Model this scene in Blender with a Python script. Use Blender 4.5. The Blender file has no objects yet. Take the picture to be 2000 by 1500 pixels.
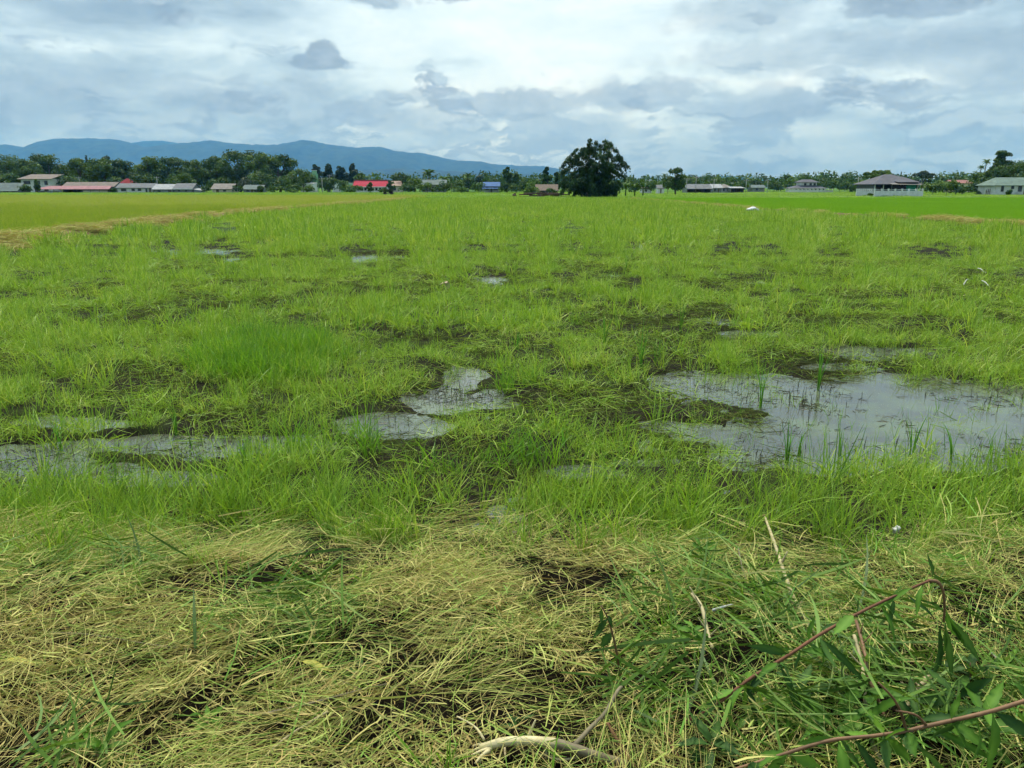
import bpy, math, random
import numpy as np
from mathutils import Vector, Matrix, Euler

scene = bpy.context.scene
col = scene.collection
RAD = math.radians

# ------------------------------------------------------------------ camera
FPX = 1500.0              # focal length in photo pixels (photo is 2000 x 1500)
HORIZON = 366.0
HC = 1.80                 # eye height above the paddy water
PITCH = math.atan((750 - HORIZON) / FPX)
cam_d = bpy.data.cameras.new('camera')
cam = bpy.data.objects.new('camera', cam_d)
col.objects.link(cam)
cam.location = (0, 0, HC)
cam.rotation_euler = (math.pi / 2 - PITCH, 0, 0)
cam_d.sensor_fit = 'HORIZONTAL'
cam_d.sensor_width = 36.0
cam_d.lens = 36.0 * FPX / 2000.0
cam_d.clip_start = 0.05
cam_d.clip_end = 30000
scene.camera = cam

CP, SP = math.cos(PITCH), math.sin(PITCH)
def ray(px, py):
    u = (px - 1000) / FPX
    v = (py - 750) / FPX
    return np.array([u, CP - v * SP, -SP - v * CP])
def at(px, py, z=0.0):
    d = ray(px, py)
    t = (z - HC) / d[2]
    return np.array([0, 0, HC]) + d * t
def atY(px, py, Y):
    d = ray(px, py)
    return np.array([0, 0, HC]) + d * (Y / d[1])
def proj(X, Y, Z):
    zc = Y * CP - (Z - HC) * SP
    yc = Y * SP + (Z - HC) * CP
    zc = np.maximum(zc, 1e-3)
    return 1000 + FPX * X / zc, 750 - FPX * yc / zc

# ------------------------------------------------------------------ world and sun
SUN_EL, SUN_AZ = RAD(66), RAD(-14)        # veiled sun high ahead, slightly left
def nn(nt, t, **kw):
    n = nt.nodes.new(t)
    for k, v in kw.items():
        setattr(n, k, v)
    return n
class NB:
    """tiny node-building helper"""
    def __init__(self, nt):
        self.nt = nt
    def put(self, sock, v):
        if isinstance(v, bpy.types.NodeSocket):
            self.nt.links.new(v, sock)
        elif v is not None:
            sock.default_value = v
    def math(self, op, a, b=None, c=None, clamp=False):
        n = nn(self.nt, 'ShaderNodeMath', operation=op, use_clamp=clamp)
        for i, x in enumerate((a, b, c)):
            if x is not None:
                self.put(n.inputs[i], x)
        return n.outputs[0]
    def vmath(self, op, a, b=None):
        n = nn(self.nt, 'ShaderNodeVectorMath', operation=op)
        self.put(n.inputs[0], a)
        if b is not None:
            self.put(n.inputs[1], b)
        return n.outputs['Value'] if op in ('DOT_PRODUCT', 'LENGTH', 'DISTANCE') else n.outputs['Vector']
    def smooth(self, x, a, b, lo=0.0, hi=1.0):
        n = nn(self.nt, 'ShaderNodeMapRange', interpolation_type='SMOOTHSTEP')
        self.put(n.inputs[0], x)
        for i, v in enumerate((a, b, lo, hi)):
            n.inputs[i + 1].default_value = v
        return n.outputs[0]
    def lin(self, x, a, b, lo=0.0, hi=1.0):
        n = nn(self.nt, 'ShaderNodeMapRange')
        self.put(n.inputs[0], x)
        for i, v in enumerate((a, b, lo, hi)):
            n.inputs[i + 1].default_value = v
        return n.outputs[0]
    def noise(self, vec, scale, detail=4, rough=0.5, dist=0.0, col=False, lac=2.0):
        n = nn(self.nt, 'ShaderNodeTexNoise')
        if vec is not None:
            self.put(n.inputs['Vector'], vec)
        n.inputs['Scale'].default_value = scale
        n.inputs['Detail'].default_value = detail
        n.inputs['Roughness'].default_value = rough
        n.inputs['Distortion'].default_value = dist
        n.inputs['Lacunarity'].default_value = lac
        return n.outputs[1] if col else n.outputs[0]
    def mix(self, f, a, b, blend='MIX'):
        n = nn(self.nt, 'ShaderNodeMix', data_type='RGBA', blend_type=blend)
        self.put(n.inputs[0], f)
        for s, v in ((n.inputs[6], a), (n.inputs[7], b)):
            if isinstance(v, tuple) and len(v) == 3:
                v = v + (1.0,)
            self.put(s, v)
        return n.outputs[2]
    def ramp(self, f, stops, interp='LINEAR'):
        n = nn(self.nt, 'ShaderNodeValToRGB')
        self.put(n.inputs[0], f)
        cr = n.color_ramp
        cr.interpolation = interp
        while len(cr.elements) < len(stops):
            cr.elements.new(0.5)
        for e, (p, c) in zip(cr.elements, stops):
            e.position = p
            e.color = tuple(c) + (1.0,)
        return n.outputs[0]

world = bpy.data.worlds.new('World')
scene.world = world
world.use_nodes = True
world.cycles.sampling_method = 'NONE'     # an overcast sky is smooth enough without a light map
wt = world.node_tree
wt.nodes.clear()
W = NB(wt)
wout = nn(wt, 'ShaderNodeOutputWorld')
bg = nn(wt, 'ShaderNodeBackground')
bg.inputs['Strength'].default_value = 0.064
wt.links.new(bg.outputs[0], wout.inputs[0])
sky = nn(wt, 'ShaderNodeTexSky', sky_type='NISHITA')
sky.sun_disc = False
sky.sun_elevation = SUN_EL
sky.sun_rotation = SUN_AZ
sky.air_density = 1.0
sky.dust_density = 2.0
tc = nn(wt, 'ShaderNodeTexCoord')
D = W.vmath('NORMALIZE', tc.outputs['Generated'])
sx = nn(wt, 'ShaderNodeSeparateXYZ')
wt.links.new(D, sx.inputs[0])
EL = sx.outputs[2]
# gently warp the direction so that every outline is ragged
warp = W.noise(D, 9.0, 4, 0.6, col=True)
wv = W.vmath('SUBTRACT', warp, (0.5, 0.5, 0.5))
wsc = nn(wt, 'ShaderNodeVectorMath', operation='MULTIPLY')
wt.links.new(wv, wsc.inputs[0]); wsc.inputs[1].default_value = (0.10, 0.10, 0.045)
DW = W.vmath('ADD', D, wsc.outputs[0])
def stretch(v, k):
    return W.vmath('MULTIPLY', v, k)
# veil of high cloud: broad soft streaks
veil = W.noise(stretch(D, (1, 1, 3.6)), 4.6, 5, 0.60, 0.35)
veil2 = W.noise(stretch(DW, (1, 1, 3.0)), 11.0, 5, 0.62, 0.0)
v = W.math('ADD', W.math('MULTIPLY', veil, 0.62), W.math('MULTIPLY', veil2, 0.38))
def wdir(px, py):
    d = ray(px, py)
    return d / np.linalg.norm(d)
def blob(px, py, rx, ry, src=None, rag=0.0):
    """1 at the centre of a patch of sky, 0 outside"""
    d0 = wdir(px, py)
    df = W.vmath('SUBTRACT', DW if src is None else src, tuple(d0))
    k = FPX * 1.0
    dv = W.vmath('MULTIPLY', df, (k / rx, k / rx, k / ry))
    return W.math('SUBTRACT', 1.0, W.vmath('LENGTH', dv))
thin = W.smooth(blob(1000, 70, 640, 300), 0.0, 0.75)      # cloud is thinnest below the veiled sun
thin2 = W.smooth(blob(1680, 165, 330, 60), 0.0, 0.8)
thin3 = W.smooth(blob(1630, 60, 200, 60), 0.0, 0.9)
thin4 = W.smooth(blob(180, 130, 420, 90), 0.0, 0.9)
v = W.math('ADD', v, W.math('MULTIPLY', thin, 0.26))
v = W.math('ADD', v, W.math('MULTIPLY', thin2, 0.22))
v = W.math('ADD', v, W.math('MULTIPLY', thin3, 0.10))
v = W.math('ADD', v, W.math('MULTIPLY', thin4, 0.09))
high = W.ramp(v, [(0.32, (2.5, 3.6, 4.6)), (0.46, (3.4, 4.75, 5.8)), (0.58, (5.0, 6.7, 7.8)), (0.72, (7.4, 9.3, 10.2)), (0.90, (9.2, 10.6, 11.0))])
# low broken cumulus layer, denser towards the horizon
vlow = stretch(DW, (1, 1, 2.9))
vup = W.vmath('ADD', vlow, (0.0, 0.0, 0.045))
n1 = W.noise(vlow, 9.5, 6, 0.60)
n2 = W.noise(vup, 9.5, 3, 0.60)
cover = W.smooth(EL, 0.045, 0.17, 0.065, -0.12)
dens = W.smooth(W.math('ADD', n1, cover), 0.48, 0.57)
rim = W.smooth(W.math('SUBTRACT', n1, n2), -0.03, 0.10)
lowc = W.mix(rim, (2.6, 3.45, 4.3), (4.3, 5.7, 6.8))
# single clouds that stand out
clouds = [(624, 121, 64, 15, 1.0), (628, 103, 34, 22, 1.0), (596, 120, 34, 14, .95), (590, 180, 70, 30, .5), (800, 185, 46, 17, .55), (680, 216, 70, 26, .7), (760, 232, 60, 40, .7), (1010, 206, 110, 30, .85),
          (1240, 186, 190, 34, .8), (420, 190, 150, 30, .6), (1490, 205, 130, 40, .6), (1690, 178, 90, 20, .7),
          (1800, 4, 130, 24, .9), (1640, 100, 330, 44, .55), (1450, 25, 160, 45, .5), (1620, 148, 50, 12, .6), (720, -5, 110, 14, .8), (860, 235, 120, 40, .6), (1120, 245, 160, 42, .5), (1940, 120, 130, 60, .6), (60, 175, 140, 50, .4), (300, 155, 150, 22, .35)]
tot = None
crag = W.noise(stretch(D, (1, 1, 1.6)), 34.0, 5, 0.62)
cr_ = W.math('MULTIPLY', W.math('SUBTRACT', crag, 0.5), 1.15)
sxd = D
for (px, py, rx, ry, a) in clouds:
    b = blob(px, py, rx * 1.25, ry * 1.25, src=D if a > .8 else None)
    m = W.smooth(W.math('ADD', b, cr_), 0.14, 0.40 if a > .8 else 0.60, 0.0, a)
    tot = m if tot is None else W.math('MAXIMUM', tot, m)
dens = W.math('MULTIPLY', dens, 0.80)
body = W.mix(W.smooth(crag, 0.35, 0.7), (2.4, 3.2, 4.0), (3.5, 4.6, 5.6))
skyc = W.mix(0.94, sky.outputs[0], high)
skyc = W.mix(dens, skyc, lowc)
skyc = W.mix(W.math('MULTIPLY', tot, 0.82), skyc, body)
# an overcast sky is brighter overhead than at the horizon
zen = W.math('MULTIPLY', W.math('MULTIPLY_ADD', W.smooth(EL, 0.2, 1.0), 0.9, 1.0), W.smooth(EL, -0.02, 0.11, 0.78, 1.0))
zm = nn(wt, 'ShaderNodeVectorMath', operation='SCALE')
wt.links.new(skyc, zm.inputs[0]); wt.links.new(zen, zm.inputs['Scale'])
wt.links.new(zm.outputs[0], bg.inputs['Color'])

sun_d = bpy.data.lights.new('sun', 'SUN')
sun = bpy.data.objects.new('sun', sun_d)
col.objects.link(sun)
sun_d.energy = 3.4
sun_d.angle = RAD(10)
sun_d.color = (1.0, 0.95, 0.86)
sdir = Vector((math.sin(SUN_AZ) * math.cos(SUN_EL), math.cos(SUN_AZ) * math.cos(SUN_EL), math.sin(SUN_EL)))
sun.rotation_euler = (-sdir).to_track_quat('-Z', 'Y').to_euler()
sun.location = (0, 0, 60)

vs = scene.view_settings
scene.display_settings.display_device = 'sRGB'
vs.view_transform = 'Standard'
vs.look = 'None'
vs.exposure = 0.75
vs.gamma = 1.0
vs.use_curve_mapping = False
scene.render.engine = 'CYCLES'
cy = scene.cycles
cy.use_denoising = True
cy.use_adaptive_sampling = True
cy.adaptive_threshold = 0.03
cy.max_bounces = 4
cy.diffuse_bounces = 1
cy.glossy_bounces = 2
cy.transmission_bounces = 4
cy.volume_bounces = 0
cy.transparent_max_bounces = 8
cy.sample_clamp_indirect = 6.0
scene.render.use_persistent_data = False

# ------------------------------------------------------------------ helpers
def tag(o, label=None, cat=None, group=None, kind=None):
    if label: o['label'] = label
    if cat: o['category'] = cat
    if group: o['group'] = group
    if kind: o['kind'] = kind
    return o
def empty(name, loc, label=None, cat=None, group=None, rz=0.0):
    o = bpy.data.objects.new(name, None)
    o.empty_display_size = 0.2
    o.location = loc
    o.rotation_euler = (0, 0, rz)
    col.objects.link(o)
    return tag(o, label, cat, group)
def npmesh(name, verts, faces, mats=(), smooth=False, attrs=None):
    """verts (n,3) array, faces list/array of index tuples (all quads or all tris arrays are fastest)"""
    me = bpy.data.meshes.new(name)
    verts = np.asarray(verts, dtype=np.float32)
    if isinstance(faces, np.ndarray):
        nf, k = faces.shape
        me.vertices.add(len(verts)); me.vertices.foreach_set('co', verts.ravel())
        me.loops.add(nf * k); me.loops.foreach_set('vertex_index', faces.astype(np.int32).ravel())
        me.polygons.add(nf)
        me.polygons.foreach_set('loop_start', np.arange(0, nf * k, k, dtype=np.int32))
        me.update(calc_edges=True)
    else:
        me.from_pydata([tuple(map(float, p)) for p in verts], [], faces)
    for m in mats:
        me.materials.append(m)
    if smooth:
        me.polygons.foreach_set('use_smooth', np.ones(len(me.polygons), dtype=bool))
    for k, a in (attrs or {}).items():
        a = np.asarray(a, dtype=np.float32)
        if a.ndim == 1:
            at_ = me.attributes.new(k, 'FLOAT', 'POINT'); at_.data.foreach_set('value', a)
        else:
            at_ = me.attributes.new(k, 'FLOAT_VECTOR', 'POINT'); at_.data.foreach_set('vector', a.ravel())
    me.update()
    return me
def link(name, me, parent=None, loc=None, rot=None, scale=None):
    o = bpy.data.objects.new(name, me)
    col.objects.link(o)
    if parent is not None: o.parent = parent
    if loc is not None: o.location = loc
    if rot is not None: o.rotation_euler = rot
    if scale is not None: o.scale = scale
    return o
class MB:
    """collects simple shapes into one mesh"""
    def __init__(self):
        self.v, self.f = [], []
    def box(self, x0, x1, y0, y1, z0, z1):
        b = len(self.v)
        self.v += [(x0, y0, z0), (x1, y0, z0), (x1, y1, z0), (x0, y1, z0), (x0, y0, z1), (x1, y0, z1), (x1, y1, z1), (x0, y1, z1)]
        self.f += [tuple(b + i for i in q) for q in ((3, 2, 1, 0), (4, 5, 6, 7), (0, 1, 5, 4), (1, 2, 6, 5), (2, 3, 7, 6), (3, 0, 4, 7))]
        return self
    def hull(self, bottom, top):
        """two loops of equal length joined by sides and capped"""
        b = len(self.v); n = len(bottom)
        self.v += list(bottom) + list(top)
        self.f.append(tuple(b + i for i in range(n))[::-1]); self.f.append(tuple(b + n + i for i in range(n)))
        for i in range(n):
            j = (i + 1) % n
            self.f.append((b + i, b + j, b + n + j, b + n + i))
        return self
    def slab(self, quad, t):
        q = [np.array(p, float) for p in quad]
        nrm = np.cross(q[1] - q[0], q[2] - q[0]); nrm /= np.linalg.norm(nrm) + 1e-9
        return self.hull([tuple(p - nrm * t) for p in q], [tuple(p) for p in q])
    def tube(self, pts, radii, n=7, cap=True):
        b = len(self.v)
        pts = [np.array(p, float) for p in pts]
        up = np.array([0.13, 0.21, 1.0])
        for i, p in enumerate(pts):
            t = pts[min(i + 1, len(pts) - 1)] - pts[max(i - 1, 0)]
            t /= np.linalg.norm(t) + 1e-9
            a = np.cross(t, up)
            if np.linalg.norm(a) < .15: a = np.cross(t, np.array([1, 0, 0.0]))
            a /= np.linalg.norm(a); c = np.cross(t, a)
            for k in range(n):
                w = 2 * math.pi * k / n
                self.v.append(tuple(p + (a * math.cos(w) + c * math.sin(w)) * radii[i]))
        for i in range(len(pts) - 1):
            for k in range(n):
                l = (k + 1) % n
                self.f.append((b + i * n + k, b + i * n + l, b + (i + 1) * n + l, b + (i + 1) * n + k))
        if cap:
            self.f.append(tuple(b + k for k in range(n))[::-1])
            e = b + (len(pts) - 1) * n
            self.f.append(tuple(e + k for k in range(n)))
        return self
    def build(self, name, mat, parent=None, smooth=False, loc=None, rot=None):
        me = npmesh(name, self.v, self.f, [mat], smooth)
        return link(name, me, parent, loc, rot)

def _h(ix, iy, s):
    h = (ix.astype(np.int64) * 374761393 + iy.astype(np.int64) * 668265263 + s * 982451653) & 0xffffffff
    h = ((h ^ (h >> 13)) * 1274126177) & 0xffffffff
    return ((h ^ (h >> 16)) & 0xffff) / 65535.0
def vnoise(x, y, s=0):
    x = np.asarray(x, float); y = np.asarray(y, float)
    ix, iy = np.floor(x), np.floor(y)
    fx, fy = x - ix, y - iy
    fx = fx * fx * (3 - 2 * fx); fy = fy * fy * (3 - 2 * fy)
    a, b = _h(ix, iy, s), _h(ix + 1, iy, s)
    c, d = _h(ix, iy + 1, s), _h(ix + 1, iy + 1, s)
    return (a * (1 - fx) + b * fx) * (1 - fy) + (c * (1 - fx) + d * fx) * fy
def fbm(x, y, s=0, o=4):
    t, a, n = 0, 1, 0
    for i in range(o):
        t = t + a * vnoise(x * 2 ** i + 17.3 * i, y * 2 ** i - 9.1 * i, s + i); n += a; a *= .5
    return t / n
def sstep(x, a, b):
    t = np.clip((x - a) / (b - a), 0, 1)
    return t * t * (3 - 2 * t)

# ------------------------------------------------------------------ materials
MATS = {}
def new_mat(name):
    m = bpy.data.materials.new(name); m.use_nodes = True
    m.node_tree.nodes.clear()
    out = nn(m.node_tree, 'ShaderNodeOutputMaterial')
    MATS[name] = m
    return m, NB(m.node_tree), out
def plain(name, c, rough=0.8, var=0.25, scale=3.0, spec=0.3, metal=0.0, bump=0.0):
    m, N, out = new_mat(name)
    p = nn(m.node_tree, 'ShaderNodeBsdfPrincipled')
    t = nn(m.node_tree, 'ShaderNodeTexCoord')
    nz = N.noise(t.outputs['Object'], scale, 6, 0.62)
    a = tuple(x * (1 - var) for x in c); b = tuple(min(x * (1 + var), .95) for x in c)
    N.put(p.inputs['Base Color'], N.mix(N.smooth(nz, .3, .7), a, b))
    p.inputs['Roughness'].default_value = rough
    p.inputs['Specular IOR Level'].default_value = spec
    p.inputs['Metallic'].default_value = metal
    if bump:
        bp = nn(m.node_tree, 'ShaderNodeBump'); bp.inputs['Strength'].default_value = bump
        N.put(bp.inputs['Height'], N.noise(t.outputs['Object'], scale * 6, 5, .6)); m.node_tree.links.new(bp.outputs[0], p.inputs['Normal'])
    m.node_tree.links.new(p.outputs[0], out.inputs[0])
    return m
def blade_mat(name, stops, trans=0.45, rough=0.5, tint_amt=0.55, base_dry=(0.16, 0.12, 0.035), dry=0.35, spec=0.25):
    """leafy ribbons: per-blade value 'bc', place along the blade 'bt', per-plant value 'tint' from the planted point"""
    m, N, out = new_mat(name)
    nt = m.node_tree
    bc = nn(nt, 'ShaderNodeAttribute', attribute_name='bc').outputs['Fac']
    bt = nn(nt, 'ShaderNodeAttribute', attribute_name='bt').outputs['Fac']
    ti = nn(nt, 'ShaderNodeAttribute', attribute_name='tint', attribute_type='INSTANCER').outputs['Fac']
    f = N.math('ADD', N.math('MULTIPLY', bc, 1 - tint_amt), N.math('MULTIPLY', ti, tint_amt))
    c = N.ramp(f, stops)
    c = N.mix(N.math('MULTIPLY', N.smooth(bt, 0.35, 0.0), dry), c, base_dry)
    p = nn(nt, 'ShaderNodeBsdfPrincipled')
    N.put(p.inputs['Base Color'], c)
    p.inputs['Roughness'].default_value = rough
    p.inputs['Specular IOR Level'].default_value = spec
    tr = nn(nt, 'ShaderNodeBsdfTranslucent')
    N.put(tr.inputs['Color'], N.mix(1.0, c, (1.0, 1.0, 0.6), 'MULTIPLY'))
    mx = nn(nt, 'ShaderNodeMixShader'); mx.inputs[0].default_value = trans
    nt.links.new(p.outputs[0], mx.inputs[1]); nt.links.new(tr.outputs[0], mx.inputs[2])
    nt.links.new(mx.outputs[0], out.inputs[0])
    return m
# ------------------------------------------------------------------ layout of the fields (photo pixels turned into ground points)
def polyline(pts):
    g = np.array([at(px, py)[:2] for px, py in pts])
    o = np.argsort(g[:, 1])
    return g[o]
BL = polyline([(-150, 520), (0, 487), (200, 458), (400, 430), (520, 417), (700, 401), (770, 394)])
BR = polyline([(1250, 392), (1465, 412), (1700, 427), (2000, 449), (2300, 472)])
def bundL(Y): return np.interp(Y, BL[:, 1], BL[:, 0])
def bundR(Y): return np.interp(Y, BR[:, 1], BR[:, 0])
FIELD_END = 118.0
def ell(px, py, lst):
    """soft union of ellipses given in photo pixels: ~1 inside, falling to 0 outside"""
    r = np.zeros_like(px)
    for (cx, cy, rx, ry, a) in lst:
        d = np.sqrt(((px - cx) / rx) ** 2 + ((py - cy) / ry) ** 2)
        r = np.maximum(r, a * np.clip(1.55 - d, 0, 1))
    return r
WET = [(1720, 805, 300, 70, 1), (1900, 835, 230, 85, 1), (1480, 770, 190, 42, 1), (1330, 745, 70, 22, 1), (1600, 880, 190, 45, 1), (1330, 832, 90, 14, .95), (1440, 850, 130, 24, 1),
       (1700, 690, 150, 16, .9), (1500, 655, 110, 12, .8), (1400, 628, 70, 10, .8),
       (770, 832, 115, 30, .95), (905, 735, 52, 28, .92), (860, 780, 78, 26, .92), (960, 775, 60, 25, .8),
       (380, 872, 330, 22, .95), (60, 905, 110, 36, .9), (200, 826, 110, 14, .85), (560, 865, 120, 22, .9), (100, 830, 110, 18, .7), (250, 930, 200, 26, .8), (1150, 925, 120, 20, .7), (1250, 905, 60, 14, .6),
       (962, 550, 38, 12, 1), (990, 570, 25, 7, .9), (1242, 556, 36, 5, 1), (1258, 482, 18, 16, .95), (390, 493, 80, 7, .95), (450, 508, 30, 6, .9), (310, 490, 50, 5, .7), (740, 503, 70, 6, .9), (690, 510, 60, 5, .8),
       (1180, 540, 45, 5, .9), (1480, 556, 45, 6, .85), (1650, 720, 90, 12, .8), (1130, 700, 40, 8, .6), (560, 508, 60, 4, .7), (1940, 700, 80, 10, .7)]
MUD = [(1150, 800, 150, 26, 1), (1260, 780, 70, 18, 1), (1040, 770, 60, 18, .8), (1900, 555, 100, 14, .75), (1560, 610, 260, 13, .7), (1250, 620, 170, 10, .55), (720, 560, 260, 16, .6), (1120, 555, 170, 12, .6), (1350, 560, 140, 14, .55),
       (500, 590, 230, 16, .5), (620, 760, 260, 14, .6), (60, 735, 160, 14, .5), (1720, 640, 240, 12, .55), (900, 670, 120, 10, .75), (1480, 670, 160, 12, .6), (1850, 715, 180, 10, .8), (1380, 800, 110, 14, .9), (1280, 870, 140, 22, .6), (1620, 735, 60, 10, .7),
       (330, 790, 140, 14, .7), (980, 700, 60, 10, .6), (1700, 520, 300, 7, .5), (700, 495, 200, 6, .5), (1250, 520, 260, 8, .5)]
TALL = [(520, 715, 150, 50, 1), (1010, 740, 60, 60, .45), (620, 860, 180, 36, .5), (1000, 880, 150, 40, .5), (1140, 740, 60, 40, .4), (300, 740, 60, 30, .4), (60, 520, 120, 18, .4), (820, 720, 60, 30, .5)]
BANK_FAR = 3.66
def bank_edge(X):
    return BANK_FAR + 0.28 * (fbm(X * .6 + 3, X * 0 + 5.0, 11, 3) - .5) + np.where(X > 1.0, 0.10, 0.0) * 0 
def fields(X, Y):
    px, py = proj(X, Y, 0 * X)
    j = 22 * (fbm(X * 2.2, Y * 2.2, 3) - .5)
    k = np.clip(Y / 8, .35, 1.4)
    pxn = px + j * 3.2 / k
    pyn = py + 24 * (fbm(X * 1.9 + 40, Y * 1.9, 5) - .5) / k
    wet = ell(pxn, pyn, WET)
    mud = ell(pxn, pyn, MUD)
    tall = ell(px, py, TALL)
    return px, py, wet, mud, tall
def ground_z(X, Y):
    X = np.asarray(X, float); Y = np.asarray(Y, float)
    px, py, wet, mud, tall = fields(X, Y)
    e = bank_edge(X)
    nz = fbm(X * 1.7, Y * 1.7, 21) - .5
    nf = fbm(X * 8, Y * 8, 33, 3) - .5
    pad = 0.028 + 0.085 * nz + 0.030 * nf + 0.02 * tall
    nv = (fbm(X * 16, Y * 16, 37, 2) - .5) * np.clip(9 / np.maximum(Y, 1), 0, 1)
    pad = pad + .035 * nv
    pad = pad - sstep(wet, .35, .95) * 0.100
    pad = np.where(mud > .4, np.clip(pad, 0.004 + .03 * nf, 0.05), pad)
    dL = X - bundL(Y); dR = X - bundR(Y)
    inpad = (Y > 3) & (Y < FIELD_END)
    bl = np.exp(-((dL + .35) / .62) ** 2) * (0.26 + .12 * (fbm(X * 1.5, Y * 1.5, 8) - .5)) * inpad
    br = np.exp(-((dR - .3) / .45) ** 2) * 0.20 * inpad
    far = sstep(Y, 25, 60)
    z = pad * (1 - .5 * far) + .01 * far + bl + br
    out = ((dL < -1.2) | (dR > 1.2) | (Y > FIELD_END)) & (Y > 3)
    z = np.where(out, 0.03 + .05 * (fbm(X * .3, Y * .3, 9) - .5), z)
    t = sstep(e - Y, -0.15, .75)
    bank = 0.16 + 0.03 * np.clip(3 - Y, 0, 3) + .10 * (fbm(X * 1.2, Y * 1.2, 51) - .5) + .05 * nf
    z = z * (1 - t) + bank * t
    z = np.where(Y > 140, 0.0, z)
    return z

def ribbon_patch(rng, n, R, L, lean, bend, width, segs=3, z0=0.0, aim=None, spread=math.pi, lift=0.0, flat=False, zr=0.0, taper=0.15):
    """n grass blades or straws; returns verts, quads, bc, bt"""
    r = R * np.sqrt(rng.random(n)); a = rng.random(n) * 2 * math.pi
    bx, by = r * np.cos(a), r * np.sin(a)
    az = (rng.random(n) * 2 - 1) * spread + (0 if aim is None else aim)
    Ln = L[0] + (L[1] - L[0]) * rng.random(n)
    le = lean[0] + (lean[1] - lean[0]) * rng.random(n)
    be = bend[0] + (bend[1] - bend[0]) * rng.random(n)
    wd = width[0] + (width[1] - width[0]) * rng.random(n)
    t = np.linspace(0, 1, segs + 1)[None, :]
    ang = le[:, None] + be[:, None] * t                   # angle from vertical
    if flat:
        ang = math.pi / 2 + lift * (rng.random(n)[:, None] * 2 - 1) + be[:, None] * (t - .5)
    ds = Ln[:, None] / segs
    sx = np.cumsum(np.concatenate([np.zeros((n, 1)), (np.sin(ang)[:, :-1] + np.sin(ang)[:, 1:]) * .5 * ds], 1), 1)
    sz = np.cumsum(np.concatenate([np.zeros((n, 1)), (np.cos(ang)[:, :-1] + np.cos(ang)[:, 1:]) * .5 * ds], 1), 1)
    side = 0.0
    if flat:
        cu = (rng.random(n)[:, None] * 2 - 1) * .16
        side = cu * Ln[:, None] * (t - .5) ** 2 * 2
        sx = sx - Ln[:, None] / 2
    ca, sa = np.cos(az)[:, None], np.sin(az)[:, None]
    X = bx[:, None] + sx * ca - side * sa
    Y = by[:, None] + sx * sa + side * ca
    Z = z0 + sz + rng.random(n)[:, None] * zr
    tw = rng.random(n)[:, None] * (math.pi if flat else 1.2)
    wx, wy, wz = -sa * np.cos(tw), ca * np.cos(tw), np.sin(tw) * np.ones_like(sa)
    prof = np.where(t < .55, 1.0, 1 - (t - .55) / .45 * (1 - taper)) * (0.75 + .25 * np.clip(t * 4, 0, 1))
    hw = wd[:, None] * .5 * prof
    V = np.stack([np.stack([X - wx * hw, Y - wy * hw, Z - wz * hw], -1), np.stack([X + wx * hw, Y + wy * hw, Z + wz * hw], -1)], 2)  # n, s+1, 2, 3
    idx = np.arange(n * (segs + 1) * 2).reshape(n, segs + 1, 2)
    F = np.stack([idx[:, :-1, 0], idx[:, :-1, 1], idx[:, 1:, 1], idx[:, 1:, 0]], -1).reshape(-1, 4)
    bc = np.repeat(rng.random(n), (segs + 1) * 2)
    bt = np.repeat(np.tile(t[0], n), 2)
    return V.reshape(-1, 3), F, bc, bt
def patch_mesh(name, rng, mat, *specs):
    Vs, Fs, B, T, o = [], [], [], [], 0
    for s in specs:
        s = dict(s)
        V, F, b, t = ribbon_patch(rng, **s)
        Vs.append(V); Fs.append(F + o); B.append(b); T.append(t); o += len(V)
    return npmesh(name, np.concatenate(Vs), np.concatenate(Fs), [mat], attrs={'bc': np.concatenate(B), 'bt': np.concatenate(T)})

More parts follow.
